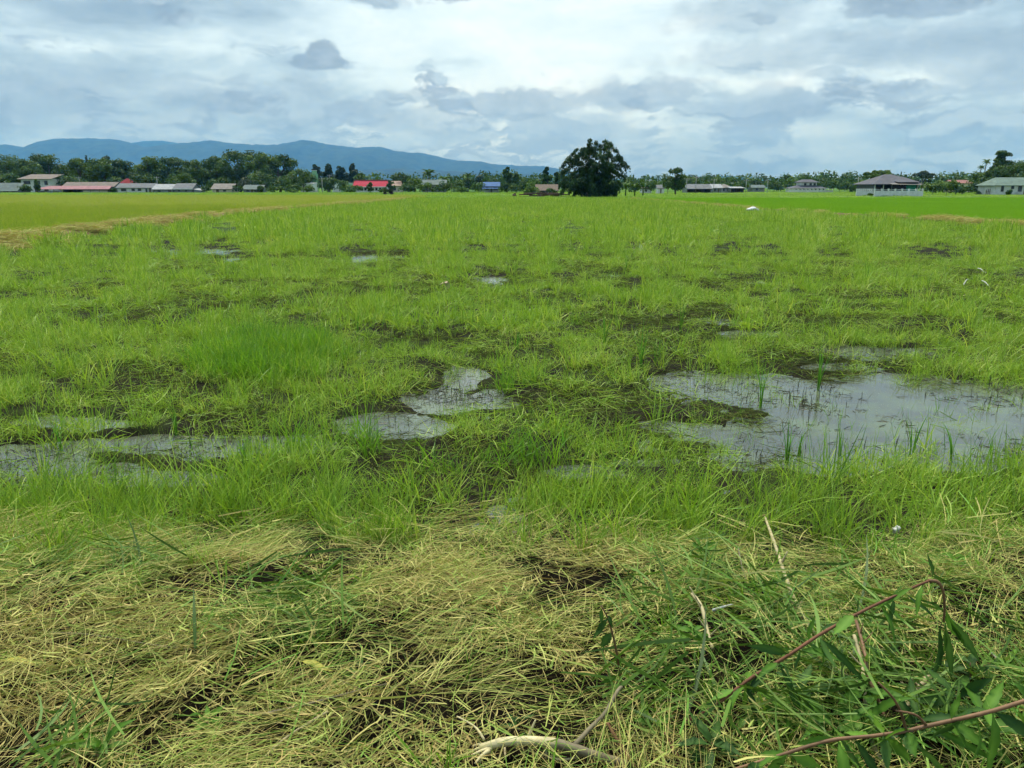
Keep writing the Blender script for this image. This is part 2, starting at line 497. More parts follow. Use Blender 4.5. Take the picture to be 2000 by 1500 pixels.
def instancer(name, meshes, P, scale, rotz, tint, pick, tilt=None, label=None, cat=None):
    """one stuff object: clumps of blades planted on points through geometry nodes"""
    src = bpy.data.collections.new(name + '_sources')
    for i, me in enumerate(meshes):
        src.objects.link(bpy.data.objects.new('%s_clump_%02d' % (name, i), me))
    n = len(P)
    me = bpy.data.meshes.new(name)
    me.vertices.add(n); me.vertices.foreach_set('co', np.asarray(P, np.float32).ravel())
    rot = np.zeros((n, 3), np.float32); rot[:, 2] = rotz
    if tilt is not None:
        rot[:, 0] = tilt[:, 0]; rot[:, 1] = tilt[:, 1]
    sc = np.asarray(scale, np.float32)
    if sc.ndim == 1: sc = np.repeat(sc[:, None], 3, 1)
    for k, ty, d in (('rot', 'FLOAT_VECTOR', rot), ('siz', 'FLOAT_VECTOR', sc)):
        x = me.attributes.new(k, ty, 'POINT'); x.data.foreach_set('vector', d.ravel())
    x = me.attributes.new('tint', 'FLOAT', 'POINT'); x.data.foreach_set('value', np.asarray(tint, np.float32))
    x = me.attributes.new('pick', 'INT', 'POINT'); x.data.foreach_set('value', np.asarray(pick, np.int32))
    for m in meshes[0].materials: me.materials.append(m)
    o = link(name, me)
    g = bpy.data.node_groups.new(name + '_planting', 'GeometryNodeTree')
    g.interface.new_socket('Geometry', in_out='INPUT', socket_type='NodeSocketGeometry')
    g.interface.new_socket('Geometry', in_out='OUTPUT', socket_type='NodeSocketGeometry')
    gi, go = g.nodes.new('NodeGroupInput'), g.nodes.new('NodeGroupOutput')
    ci = g.nodes.new('GeometryNodeCollectionInfo')
    ci.inputs['Collection'].default_value = src
    ci.inputs['Separate Children'].default_value = True
    ci.inputs['Reset Children'].default_value = True
    ip = g.nodes.new('GeometryNodeInstanceOnPoints')
    ip.inputs['Pick Instance'].default_value = True
    def na(nm, ty):
        a = g.nodes.new('GeometryNodeInputNamedAttribute'); a.data_type = ty; a.inputs['Name'].default_value = nm
        return a.outputs['Attribute']
    L = g.links.new
    L(gi.outputs[0], ip.inputs['Points']); L(ci.outputs[0], ip.inputs['Instance'])
    L(na('pick', 'INT'), ip.inputs['Instance Index'])
    L(na('rot', 'FLOAT_VECTOR'), ip.inputs['Rotation']); L(na('siz', 'FLOAT_VECTOR'), ip.inputs['Scale'])
    L(ip.outputs[0], go.inputs[0])
    o.modifiers.new('planting', 'NODES').node_group = g
    tag(o, label, cat, kind='stuff')
    return o

# ------------------------------------------------------------------ ground sheet
rows = np.concatenate([np.linspace(-40, 1.0, 14), np.geomspace(1.06, 150, 520), np.geomspace(156, 12000, 50)])
s = np.linspace(-1, 1, 381)
YY, SS = np.meshgrid(rows, s, indexing='ij')
core = 2.6 + 0.82 * np.maximum(YY, 0)
XX = SS * core + np.sign(SS) * np.abs(SS) ** 11 * (60 + .35 * np.maximum(YY, 0))
ZZ = ground_z(XX, YY)
px, py, wet, mud, tall = fields(XX, YY)
# ground colours: wet black mud in the paddy, dry brown soil on the bank, dull green where fields are short and far away
nzc = fbm(XX * .9, YY * .9, 71)[..., None]
cm = np.array([.014, .013, .008]) * (.6 + .9 * nzc)
alg = np.array([.024, .036, .008])
ca = sstep(fbm(XX * 2.5, YY * 2.5, 77), .45, .65)[..., None] * .75
C = cm * (1 - ca) + alg * ca
soil = np.array([.008, .0065, .004]) * (.6 + .8 * nzc)
tb = sstep(bank_edge(XX) - YY, -.1, .5)[..., None]
C = C * (1 - tb) + soil * tb
dL = XX - bundL(YY); dR = XX - bundR(YY)
bund = (np.exp(-((dL + .35) / .8) ** 2) + .8 * np.exp(-((dR - .3) / .6) ** 2))[..., None] * ((YY > 6) & (YY < FIELD_END))[..., None]
C = C * (1 - np.clip(bund, 0, 1)) + np.array([.17, .13, .055]) * np.clip(bund, 0, 1)
left = ((dL < -1.1) & (YY > 6) & (YY < 200))[..., None]
right = ((dR > 1.0) & (YY > 6) & (YY < FIELD_END))[..., None]
C = np.where(left, np.array([.10, .13, .018]), C)
C = np.where(right, np.array([.055, .15, .008]), C)
farg = ((YY > FIELD_END) & ~left[..., 0])[..., None]
fn = fbm(XX * .02, YY * .06, 91)[..., None]; fn2 = fbm(XX * .12, YY * .35, 95)[..., None]
C = np.where(farg, np.array([.055, .115, .018]) * (.55 + .6 * fn + .5 * fn2) + np.array([.05, .045, 0.0]) * sstep(fn, .5, .7), C)
midp = (YY > 30)[..., None] & ~left & ~right & ~farg
C = np.where(midp & (bund < .2), C * .5 + np.array([.05, .10, .015]) * .5, C)
wetr = (1 - tb[..., 0]) * (np.abs(YY - 60) < 58)
nr, nc = YY.shape
idx = np.arange(nr * nc).reshape(nr, nc)
F = np.stack([idx[:-1, :-1], idx[:-1, 1:], idx[1:, 1:], idx[1:, :-1]], -1).reshape(-1, 4)
m, N, out = new_mat('earth')
nt = m.node_tree
gc = nn(nt, 'ShaderNodeAttribute', attribute_name='gcol').outputs['Color']
wa = nn(nt, 'ShaderNodeAttribute', attribute_name='damp').outputs['Fac']
t = nn(nt, 'ShaderNodeTexCoord')
fine = N.noise(t.outputs['Object'], 38.0, 6, 0.7)
p = nn(nt, 'ShaderNodeBsdfPrincipled')
sc_ = nn(nt, 'ShaderNodeVectorMath', operation='SCALE'); nt.links.new(gc, sc_.inputs[0]); N.put(sc_.inputs['Scale'], N.lin(fine, .25, .75, .45, 1.5))
nt.links.new(sc_.outputs[0], p.inputs['Base Color'])
N.put(p.inputs['Roughness'], N.lin(wa, 0, 1, .95, .75))
N.put(p.inputs['Specular IOR Level'], N.lin(wa, 0, 1, .02, .03))
bp = nn(nt, 'ShaderNodeBump'); bp.inputs['Strength'].default_value = .6; bp.inputs['Distance'].default_value = .03
N.put(bp.inputs['Height'], fine); nt.links.new(bp.outputs[0], p.inputs['Normal'])
nt.links.new(p.outputs[0], out.inputs[0])
gm = npmesh('ground', np.stack([XX, YY, ZZ], -1).reshape(-1, 3), F, [m], True, {'gcol': C.reshape(-1, 3), 'damp': wetr.ravel()})
tag(link('ground', gm), 'flat farmland of mud and soil under the grass', 'ground', kind='structure')

# ------------------------------------------------------------------ paddy water
m, N, out = new_mat('paddy_water')
nt = m.node_tree
p = nn(nt, 'ShaderNodeBsdfPrincipled')
t = nn(nt, 'ShaderNodeTexCoord')
scum = N.noise(t.outputs['Object'], 2.2, 7, .65)
speck = N.noise(t.outputs['Object'], 45.0, 4, .7)
c = N.mix(N.smooth(scum, .42, .62), (.066, .072, .056), (.095, .118, .062))
c = N.mix(N.math('MULTIPLY', N.smooth(speck, .60, .70), .7), c, (.10, .125, .04))
N.put(p.inputs['Base Color'], c)
N.put(p.inputs['Roughness'], N.math('ADD', N.lin(scum, .4, .65, .02, .10), N.math('MULTIPLY', N.smooth(speck, .58, .70), .35)))
p.inputs['IOR'].default_value = 1.55
bp = nn(nt, 'ShaderNodeBump'); bp.inputs['Strength'].default_value = .07; bp.inputs['Distance'].default_value = .02
mp = nn(nt, 'ShaderNodeMapping'); mp.inputs['Scale'].default_value = (1, 2.2, 1); nt.links.new(t.outputs['Object'], mp.inputs[0])
N.put(bp.inputs['Height'], N.noise(mp.outputs[0], 11.0, 5, .6)); nt.links.new(bp.outputs[0], p.inputs['Normal'])
nt.links.new(p.outputs[0], out.inputs[0])
ys = np.linspace(3.6, FIELD_END - 4, 40)
wv_ = [(bundL(y), y, 0.0) for y in ys] + [(bundR(y), y, 0.0) for y in ys]
k = len(ys)
wm = npmesh('paddy_water', wv_, [(i, k + i, k + i + 1, i + 1) for i in range(k - 1)], [m])
tag(link('paddy_water', wm), 'shallow murky water standing in the flooded paddy', 'water', kind='structure')

# ------------------------------------------------------------------ grass
rng = np.random.default_rng(7)
G_pad = blade_mat('paddy_grass_blade', [(0.0, (.065, .145, .012)), (.3, (.155, .295, .022)), (.6, (.275, .435, .042)), (.85, (.420, .505, .100)), (1.0, (.54, .52, .20))], trans=.38, tint_amt=.45)
G_tall = blade_mat('tall_grass_blade', [(0.0, (.050, .145, .012)), (.5, (.125, .285, .018)), (1.0, (.27, .43, .035))], trans=.45, dry=.25)
G_rice = blade_mat('ripening_rice_blade', [(0.0, (.15, .27, .012)), (.45, (.27, .37, .026)), (.8, (.37, .39, .085)), (1.0, (.40, .36, .17))], trans=.45, dry=.1, tint_amt=.38)
G_young = blade_mat('young_rice_blade', [(0.0, (.12, .28, .008)), (.5, (.20, .40, .014)), (1.0, (.30, .48, .03))], trans=.45, dry=.05)
G_straw = blade_mat('cut_straw', [(0.0, (.05, .03, .012)), (.16, (.17, .105, .032)), (.36, (.43, .335, .115)), (.56, (.53, .48, .165)), (.70, (.38, .44, .10)), (.84, (.15, .30, .045)), (1.0, (.055, .17, .025))], trans=.2, tint_amt=.48, dry=0.0, rough=.65, spec=.15)

def scatter(rng, x0, x1, y0, y1, per_m2):
    n = rng.poisson((x1 - x0) * (y1 - y0) * per_m2)
    return rng.uniform(x0, x1, n), rng.uniform(y0, y1, n)
def in_view(X, Y, margin=1.2):
    return np.abs(X) < (0.69 * np.maximum(Y, 0) + margin)

# --- wiry grass of the flooded paddy, three levels of fineness
def pad_sources(tag_, k, n, R, h, w):
    ms = []
    for i in range(k):
        ms.append(patch_mesh('%s_%d' % (tag_, i), rng, G_pad,
            dict(n=int(n * .55), R=R, L=(h * .45, h), lean=(.05, .85), bend=(.0, 1.4), width=w, segs=3),
            dict(n=int(n * .35), R=R * 1.2, L=(h * .5, h * 1.1), lean=(.5, 1.25), bend=(-.5, .6), width=(w[0] * .7, w[1] * .8), segs=3, zr=.02),
            dict(n=int(n * .10), R=R * .8, L=(h * .9, h * 1.35), lean=(.0, .3), bend=(0, .5), width=w, segs=3)))
    return ms
def pad_keep(X, Y, rng, base=1.0):
    px, py, wet, mud, tall = fields(X, Y)
    gap = fbm(X * 1.35, Y * 1.35, 121, 4)
    fine = fbm(X * 5.5, Y * 5.5, 131, 3)
    d = base * (1 - .965 * sstep(wet + .45 * (fine - .5), .42, 1.02)) * (1 - .62 * sstep(mud + .3 * (fine - .5), .25, .8))
    d = np.where((px < 700) & (wet > .5), np.maximum(d, .10 * base), d)
    d = d * (.20 + .80 * sstep(gap + .7 * (fine - .5), .39, .57))
    d = np.maximum(d, sstep(tall, .3, .8) * (1 - .8 * sstep(wet, .75, .95)))
    fr = np.exp(-((Y - bank_edge(X) - .25) / .45) ** 2) * np.where(px < 1420, .85, .35) * sstep(fbm(X * 2.1, Y * 2.1, 163), .30, .5)
    d = np.maximum(d, fr)
    inside = (X > bundL(Y) + .35) & (X < bundR(Y) - .2) & (Y < FIELD_END) & (Y > bank_edge(X) - .1)
    return (rng.random(len(X)) < d) & inside & in_view(X, Y, 1.5), tall, gap
def plant(nm, srcs, X, Y, h0, tint, rng, label, cat, jit=.35, zoff=-.012, tilt=.12):
    n = len(X)
    Z = ground_z(X, Y)
    Z = np.maximum(Z, -.05) + zoff
    sc = h0 * (1 + jit * (rng.random(n) * 2 - 1))
    w = np.stack([sc * .5 + .5 * np.sqrt(np.maximum(sc, .01)), sc * .5 + .5 * np.sqrt(np.maximum(sc, .01)), sc], -1)
    return instancer(nm, srcs, np.stack([X, Y, Z], -1), w, rng.random(n) * 6.283, np.clip(tint, 0, 1), rng.integers(0, len(srcs), n), tilt=(rng.random((n, 2)) - .5) * 2 * tilt, label=label, cat=cat)
def band(y0, y1, dens, srcs, nm, label, hs=1.0):
    X, Y = scatter(rng, -.72 * y1 - 2, .72 * y1 + 2, y0, y1, dens)
    k, tall, gap = pad_keep(X, Y, rng)
    X, Y, tall, gap = X[k], Y[k], tall[k], gap[k]
    fq = np.clip(14 / Y, .35, 1.0)
    cl = fbm(X * 2.8 * fq, Y * 2.8 * fq, 145, 2); cf = fbm(X * 7 * fq, Y * 7 * fq, 147, 2)
    h = hs * (.34 + .35 * sstep(gap, .40, .65) + .75 * sstep(cl + .5 * (cf - .5), .36, .72) + .38 * tall + .2 * (fbm(X * .5, Y * .5, 141) - .5))
    ti = .26 + .5 * (fbm(X * .8, Y * .8, 151) - .35) + .45 * (cf - .5) + .35 * (cl - .45) + .22 * rng.random(len(X)) - .10 * tall + .16 * sstep(.52 - gap, 0, .15) + .06 * sstep(Y, 15, 60)
    plant(nm, srcs, X, Y, h, ti, rng, label, 'grass')
near_src = pad_sources('near_wiry_grass', 9, 36, .10, .18, (.0028, .0056))
mid_src = pad_sources('mid_wiry_grass', 7, 44, .15, .20, (.006, .011))
far_src = pad_sources('far_wiry_grass', 6, 64, .36, .27, (.014, .026))
band(3.9, 9.5, 57, near_src, 'near_paddy_grass', 'wiry bright green grass growing out of the nearest flooded mud')
band(9.5, 24, 20, mid_src, 'middle_paddy_grass', 'wiry green grass covering the middle of the paddy')
band(24, FIELD_END, 7.0, far_src, 'distant_paddy_grass', 'soft green grass covering the far end of the paddy', 1.15)

# coarse bright tufts that stand above the rest
co_src = [patch_mesh('coarse_tuft_%d' % i, rng, G_pad, dict(n=13 + i, R=.05, L=(.14, .36), lean=(.0, .55), bend=(.1, 1.2), width=(.005, .009), segs=4)) for i in range(6)]
X, Y = scatter(rng, -16, 20, 4.2, 30, 9)
k, tall, gap = pad_keep(X, Y, rng)
k &= (fbm(X * .9, Y * .9, 149, 3) > .48)
X, Y = X[k], Y[k]; n = len(X)
plant('coarse_paddy_tufts', co_src, X, Y, (.75 + .5 * rng.random(n)) * np.where(Y > 14, 1.25, 1.0), .15 + .6 * rng.random(n), rng, 'coarse bright tufts standing above the wiry paddy grass', 'grass')

# creeping stems that knit the mud and the pool margins together
cr_src = [patch_mesh('creeping_stems_%d' % i, rng, G_pad,
    dict(n=20, R=.15, L=(.07, .22), lean=(0, 0), bend=(-.9, .9), width=(.0024, .0048), segs=3, flat=True, lift=.55, zr=.04),
    dict(n=9, R=.15, L=(.04, .11), lean=(.1, 1.0), bend=(.0, 1.0), width=(.0026, .005), segs=3)) for i in range(7)]
X, Y = scatter(rng, -13, 15, 3.7, 20, 15)
px, py, wet, mud, tall = fields(X, Y)
wn = fbm(X * 3, Y * 3, 155, 3)
k = in_view(X, Y, 1.0) & (X > bundL(Y) + .3) & (Y > bank_edge(X) - .1) & (rng.random(len(X)) < (1 - .93 * sstep(wet + .7 * (wn - .5), .40, .85)) * (.35 + .65 * sstep(wn, .40, .58)))
X, Y = X[k], Y[k]; n = len(X)
instancer('creeping_paddy_grass', cr_src, np.stack([X, Y, np.maximum(ground_z(X, Y), 0) + .004], -1), .75 + .6 * rng.random(n) + .02 * Y, rng.random(n) * 6.28, np.clip(.30 + .55 * (fbm(X * 1.2, Y * 1.2, 157) - .4) + .3 * rng.random(n), 0, 1), rng.integers(0, 7, n), label='creeping wiry stems knitting the paddy mud together', cat='grass')

# --- taller, thicker tufts: the dark green stand and the fringe along the bank
tall_src = [patch_mesh('tall_tuft_%d' % i, rng, G_tall,
    dict(n=24, R=.08, L=(.12, .36), lean=(.0, .45), bend=(.1, 1.1), width=(.004, .008), segs=4),
    dict(n=10, R=.09, L=(.15, .3), lean=(.3, .9), bend=(.1, .9), width=(.003, .005), segs=3)) for i in range(7)]
X, Y = scatter(rng, -4.5, 3, 3.9, 12, 85)
px, py, wet, mud, tall = fields(X, Y)
k = (rng.random(len(X)) < sstep(ell(px, py, [(520, 715, 140, 40, 1), (1010, 760, 50, 40, .35), (640, 885, 170, 30, .38), (1000, 910, 200, 30, .40)]) - 1.1 * (fbm(X * 2.2, Y * 2.2, 166) - .5), .2, 1.1)) & (Y > bank_edge(X) - .1)
X, Y = X[k], Y[k]
plant('tall_green_grass', tall_src, X, Y, .85 + .2 * rng.random(len(X)), .35 + .35 * rng.random(len(X)), rng, 'dense stand of taller deep green grass in the paddy', 'grass')
fr_src = [patch_mesh('fringe_tuft_%d' % i, rng, G_pad,
    dict(n=16, R=.05, L=(.12, .34), lean=(.0, .4), bend=(.1, 1.0), width=(.003, .0065), segs=4),
    dict(n=10, R=.08, L=(.12, .32), lean=(.4, 1.1), bend=(-.2, .8), width=(.002, .004), segs=3)) for i in range(8)]
X, Y = scatter(rng, -5, 5, 2.9, 5.3, 130)
px, py, wet, mud, tall = fields(X, Y)
e = bank_edge(X)
dn = np.exp(-((Y - e - .15) / .42) ** 2) * sstep(fbm(X * 1.6, Y * 1.6, 161), .30, .50) * np.where(px > 1420, .45, 1.0)
k = (rng.random(len(X)) < dn) & in_view(X, Y, 1.0)
X, Y = X[k], Y[k]
plant('bank_fringe_grass', fr_src, X, Y, .8 + .35 * rng.random(len(X)), .12 + .5 * rng.random(len(X)), rng, 'green grass fringe between the mown bank and the water', 'grass', tilt=.25)
# thin stems and blades standing in open water
em_src = [patch_mesh('emergent_%d' % i, rng, G_tall, dict(n=int(2 + i), R=.05, L=(.08, .26), lean=(.0, .5), bend=(.0, .9), width=(.002, .0045), segs=4)) for i in range(6)]
X, Y = scatter(rng, -7, 9, 3.9, 12, 60)
px, py, wet, mud, tall = fields(X, Y)
k = (wet > .4) & in_view(X, Y, 1.0) & (rng.random(len(X)) < .12 + .6 * sstep(fbm(X * 1.1, Y * 1.1, 171), .45, .65) + .35 * np.exp(-((Y - 4.6) / .5) ** 2))
X, Y = X[k], Y[k]
plant('emergent_blades', em_src, X, Y, .6 + .5 * rng.random(len(X)), .2 + .6 * rng.random(len(X)), rng, 'thin blades poking out of the open water', 'grass', zoff=.02)
# dark dead bits floating and sticking up in the water
G_dead = blade_mat('rotten_stem', [(0, (.012, .012, .007)), (.6, (.035, .035, .016)), (1, (.09, .085, .035))], trans=.1, dry=0)
de_src = [patch_mesh('rotten_bits_%d' % i, rng, G_dead,
    dict(n=9, R=.14, L=(.02, .10), lean=(0, 0), bend=(-.3, .3), width=(.003, .008), segs=2, flat=True, lift=.12, zr=.006),
    dict(n=4, R=.13, L=(.03, .13), lean=(.0, .5), bend=(0, .5), width=(.003, .006), segs=2)) for i in range(7)]
X, Y = scatter(rng, -7, 9, 3.9, 11, 60)
px, py, wet, mud, tall = fields(X, Y)
k = (wet > .3) & in_view(X, Y, 1.0) & (rng.random(len(X)) < .12 + .75 * sstep(fbm(X * 1.4, Y * 1.4, 181), .42, .62))
X, Y = X[k], Y[k]
n = len(X)
instancer('floating_debris', de_src, np.stack([X, Y, np.full(n, .003)], -1), .6 + .7 * rng.random(n), rng.random(n) * 6.28, rng.random(n), rng.integers(0, 7, n), label='dark rotten stems and scraps floating on the water', cat='debris')
# mats of dead stems on the mud
X, Y = scatter(rng, -8, 10, 4.0, 22, 45)
px, py, wet, mud, tall = fields(X, Y)
k = ((mud > .3) | (fbm(X * 1.35, Y * 1.35, 121, 4) < .45)) & in_view(X, Y, 1.0) & (wet < .75) & (X > bundL(Y) + .3) & (Y > bank_edge(X)) & (rng.random(len(X)) < .75)
X, Y = X[k], Y[k]; n = len(X)
G_mat = blade_mat('matted_stem', [(0, (.022, .018, .007)), (.4, (.07, .068, .020)), (.7, (.10, .165, .026)), (1, (.22, .21, .08))], trans=.15, dry=0, spec=.05, rough=.8)
mt_src = [patch_mesh('matted_stems_%d' % i, rng, G_mat,
    dict(n=26, R=.16, L=(.06, .22), lean=(0, 0), bend=(-.6, .6), width=(.002, .0045), segs=3, flat=True, lift=.25, zr=.035)) for i in range(6)]
instancer('matted_dead_stems', mt_src, np.stack([X, Y, np.maximum(ground_z(X, Y), 0) + .004], -1), .8 + .6 * rng.random(n), rng.random(n) * 6.28, rng.random(n), rng.integers(0, 6, n), label='flattened brown stems matted on the dark paddy mud', cat='dead grass')

# --- rice fields either side
rice_src = [patch_mesh('rice_clump_%d' % i, rng, G_rice, dict(n=70, R=.36, L=(.28, .52), lean=(.0, .3), bend=(.1, .9), width=(.008, .016), segs=3)) for i in range(6)]
X, Y = scatter(rng, -44, -9, 15, 64, 7.5)
X2, Y2 = scatter(rng, -100, -12, 64, 150, 4.2)
sc = np.concatenate([np.ones(len(X)), np.full(len(X2), 1.5)])
X, Y = np.concatenate([X, X2]), np.concatenate([Y, Y2])
k = (X < bundL(Y) - 1.0 - .25 * fbm(X, Y, 5)) & in_view(X, Y, 3)
X, Y, sc = X[k], Y[k], sc[k]
ti = .25 + .7 * (fbm(X * .35, Y * .16, 191) - .45) + .55 * sstep(Y + 10 * fbm(X * .1, Y * .1, 3), 42, 95) + .12 * rng.random(len(X))
n = len(X)
hz = (.8 + .4 * rng.random(n)) * (.65 + .7 * fbm(X * .5, Y * .3, 12))
instancer('ripening_rice', rice_src, np.stack([X, Y, ground_z(X, Y)], -1), np.stack([sc, sc, hz], -1), rng.random(n) * 6.28, np.clip(ti, 0, 1), rng.integers(0, 6, n), label='yellowish ripening rice filling the field on the left', cat='rice')
yr_src = [patch_mesh('young_rice_clump_%d' % i, rng, G_young, dict(n=90, R=.40, L=(.16, .27), lean=(.0, .25), bend=(.1, .6), width=(.009, .016), segs=2)) for i in range(5)]
X, Y = scatter(rng, 12, 95, 28, FIELD_END + 6, 7.5)
k = (X > bundR(Y) + .75) & in_view(X, Y, 3)
X, Y = X[k], Y[k]; n = len(X)
ti = .4 + .5 * (fbm(X * .2, Y * .1, 201) - .5) + .15 * rng.random(n)
instancer('young_rice', yr_src, np.stack([X, Y, ground_z(X, Y)], -1), np.stack([np.full(n, 1.2), np.full(n, 1.2), .9 + .2 * rng.random(n)], -1), rng.random(n) * 6.28, np.clip(ti, 0, 1), rng.integers(0, 5, n), label='vivid green young rice in the field on the right', cat='rice')
# rough grass beyond the fields
X, Y = scatter(rng, -190, 190, FIELD_END + 2, 275, .9)
k = in_view(X, Y, 4) & ((X > bundR(Y) - 2) | (Y > 150) | (X > -12)) & (fbm(X * .03, Y * .10, 211) > .40)
X, Y = X[k], Y[k]; n = len(X)
instancer('rough_meadow_grass', far_src, np.stack([X, Y, ground_z(X, Y)], -1), np.stack([np.full(n, 2.2), np.full(n, 1.6), .7 + 1.1 * rng.random(n) * fbm(X * .08, Y * .2, 7)], -1), rng.random(n) * 6.28, np.clip(.05 + .5 * fbm(X * .05, Y * .12, 215) + .1 * rng.random(n), 0, 1), rng.integers(0, 6, n), label='rough darker grass of the meadow before the houses', cat='grass')
# cut straw on the two bunds
bs_src = [patch_mesh('bund_straw_%d' % i, rng, G_straw, dict(n=60, R=.36, L=(.25, .7), lean=(0, 0), bend=(-.5, .5), width=(.008, .014), segs=3, flat=True, lift=.30, zr=.10)) for i in range(6)]
Y = np.concatenate([rng.uniform(14, 45, 1500), rng.uniform(45, FIELD_END, 900)])
side = rng.random(len(Y)) < .66
wob = fbm(Y * .5, Y * 0 + 3, 221) - .5
X = np.where(side, bundL(Y) - .25 + 1.1 * wob + rng.normal(0, .42, len(Y)), bundR(Y) + .3 + rng.normal(0, .28, len(Y)))
k = in_view(X, Y, 2) & (side | (rng.random(len(Y)) < .6)) & (fbm(X * .8, Y * .4, 225) > .36)
X, Y = X[k], Y[k]; n = len(X)
instancer('bund_straw', bs_src, np.stack([X, Y, ground_z(X, Y) + .02], -1), .7 + .5 * rng.random(n), rng.random(n) * 6.28, np.clip(.35 + .25 * rng.random(n) + .2 * (fbm(X * .5, Y * .5, 7) - .5), 0, 1), rng.integers(0, 6, n), label='pale cut straw lying along the bunds between the fields', cat='straw')

# ------------------------------------------------------------------ mown grass on the near bank
def straw_src(nm, k, n, L, w, spread, lift=.22, zr=.05, R=.17, bend=.4):
    return [patch_mesh('%s_%d' % (nm, i), rng, G_straw, dict(n=n, R=R, L=L, lean=(0, 0), bend=(-bend, bend), width=w, segs=3, flat=True, lift=lift, zr=zr, aim=0.0, spread=spread)) for i in range(k)]
S1 = straw_src('swath_straw', 6, 58, (.08, .28), (.0010, .0026), .38)
S2 = straw_src('tangled_straw', 6, 60, (.03, .17), (.0010, .0026), math.pi, lift=.5, zr=.05)
S3 = straw_src('crumbled_straw', 4, 56, (.02, .09), (.0018, .0060), math.pi, lift=.6, zr=.03)
S4 = straw_src('broad_cut_blade', 5, 16, (.10, .28), (.003, .007), .8, lift=.35, zr=.08)
srcs = S1 + S2 + S3 + S4
X, Y = scatter(rng, -4.2, 4.2, 1.1, 4.3, 138)
px, py = proj(X, Y, np.full(len(X), .2))
e = bank_edge(X)
heap = fbm(X * 1.5 + .5 * Y, Y * 2.0, 231, 4)
fineh = fbm(X * 4.5, Y * 5.5, 235, 3)
keep = sstep(e - Y, -.25, .35) * (.32 + .68 * sstep(.45 * heap + .8 * fineh, .50, .68))
DARKZ = [(1500, 1300, 190, 130, .8), (1750, 1380, 230, 110, 1), (1950, 1450, 120, 90, 1), (1360, 1150, 90, 40, .8), (1330, 1440, 120, 70, .6)]
keep = keep * (1 - .55 * ell(px, py, DARKZ))
k = (rng.random(len(X)) < keep) & in_view(X, Y, 1.3)
X, Y, px, py, heap = X[k], Y[k], px[k], py[k], heap[k]; n = len(X)
GREEN = [(560, 1220, 130, 110, .9), (130, 1110, 170, 60, .8), (1480, 1290, 250, 190, .75), (1800, 1400, 300, 160, .9), (1250, 1150, 120, 50, .6), (700, 1330, 120, 60, .5), (1400, 1130, 130, 60, .9), (950, 1060, 60, 30, .7), (560, 1460, 150, 40, .6), (500, 1010, 350, 40, .6), (1650, 1030, 350, 60, .45), (1250, 980, 300, 50, .6), (1900, 1080, 150, 60, .5)]
BROWN = [(90, 1440, 190, 110, .9), (60, 1230, 140, 50, .6), (480, 1120, 90, 30, .7), (1060, 1120, 170, 50, .6), (420, 1290, 90, 60, .5), (820, 1430, 170, 80, .7), (640, 1440, 140, 60, .6), (1180, 1290, 140, 70, .4), (1000, 1010, 220, 30, .5), (1820, 1270, 120, 60, .6)]
gz = ell(px, py, GREEN); bz = ell(px, py, BROWN)
ti = .50 + .34 * (fbm(X * 2.2, Y * 2.2, 241) - .5) + .16 * (rng.random(n) - .5) + .36 * gz - .30 * bz + .15
pk = rng.random(n)
nS = [len(S1), len(S2), len(S3), len(S4)]
w1 = .34 * np.ones(n); w4 = .07 + .20 * gz
cum2 = w1 + .36; cum3 = cum2 + np.maximum(.22 - .12 * gz, 0)
pick = np.where(pk < w1, rng.integers(0, nS[0], n), np.where(pk < cum2, nS[0] + rng.integers(0, nS[1], n), np.where((pk < cum3) | (rng.random(n) > w4 * 4), nS[0] + nS[1] + rng.integers(0, nS[2], n), sum(nS[:3]) + rng.integers(0, nS[3], n))))
flow = .55 + 1.5 * (fbm(X * .7, Y * .7, 251, 2) - .5) + .5 * rng.normal(0, 1, n)       # mower swaths run obliquely
flow = np.where(rng.random(n) < .22, rng.random(n) * 6.28, flow)
Z = ground_z(X, Y) + .09 * sstep(heap, .42, .68) * rng.random(n) + .012
instancer('mown_grass_litter', srcs, np.stack([X, Y, Z], -1), .75 + .5 * rng.random(n), flow, np.clip(ti, 0, 1), pick, tilt=(rng.random((n, 2)) - .5) * .7, label='tangled mown straw and cut grass covering the near bank', cat='straw')
# living shoots among the litter
sh_src = [patch_mesh('shoot_%d' % i, rng, G_tall, dict(n=7 + i, R=.035, L=(.05, .17), lean=(.05, .7), bend=(.1, 1.0), width=(.003, .007), segs=4)) for i in range(6)]
X, Y = scatter(rng, -4, 4, 1.2, 4.4, 26)
px, py = proj(X, Y, np.full(len(X), .2))
k = in_view(X, Y, 1.0) & (rng.random(len(X)) < .10 + .9 * ell(px, py, GREEN))
X, Y = X[k], Y[k]; n = len(X)
instancer('bank_shoots', sh_src, np.stack([X, Y, ground_z(X, Y) + .01], -1), .7 + .6 * rng.random(n), rng.random(n) * 6.28, .3 + .6 * rng.random(n), rng.integers(0, 6, n), tilt=(rng.random((n, 2)) - .5) * .5, label='small living green shoots growing through the mown litter', cat='grass')

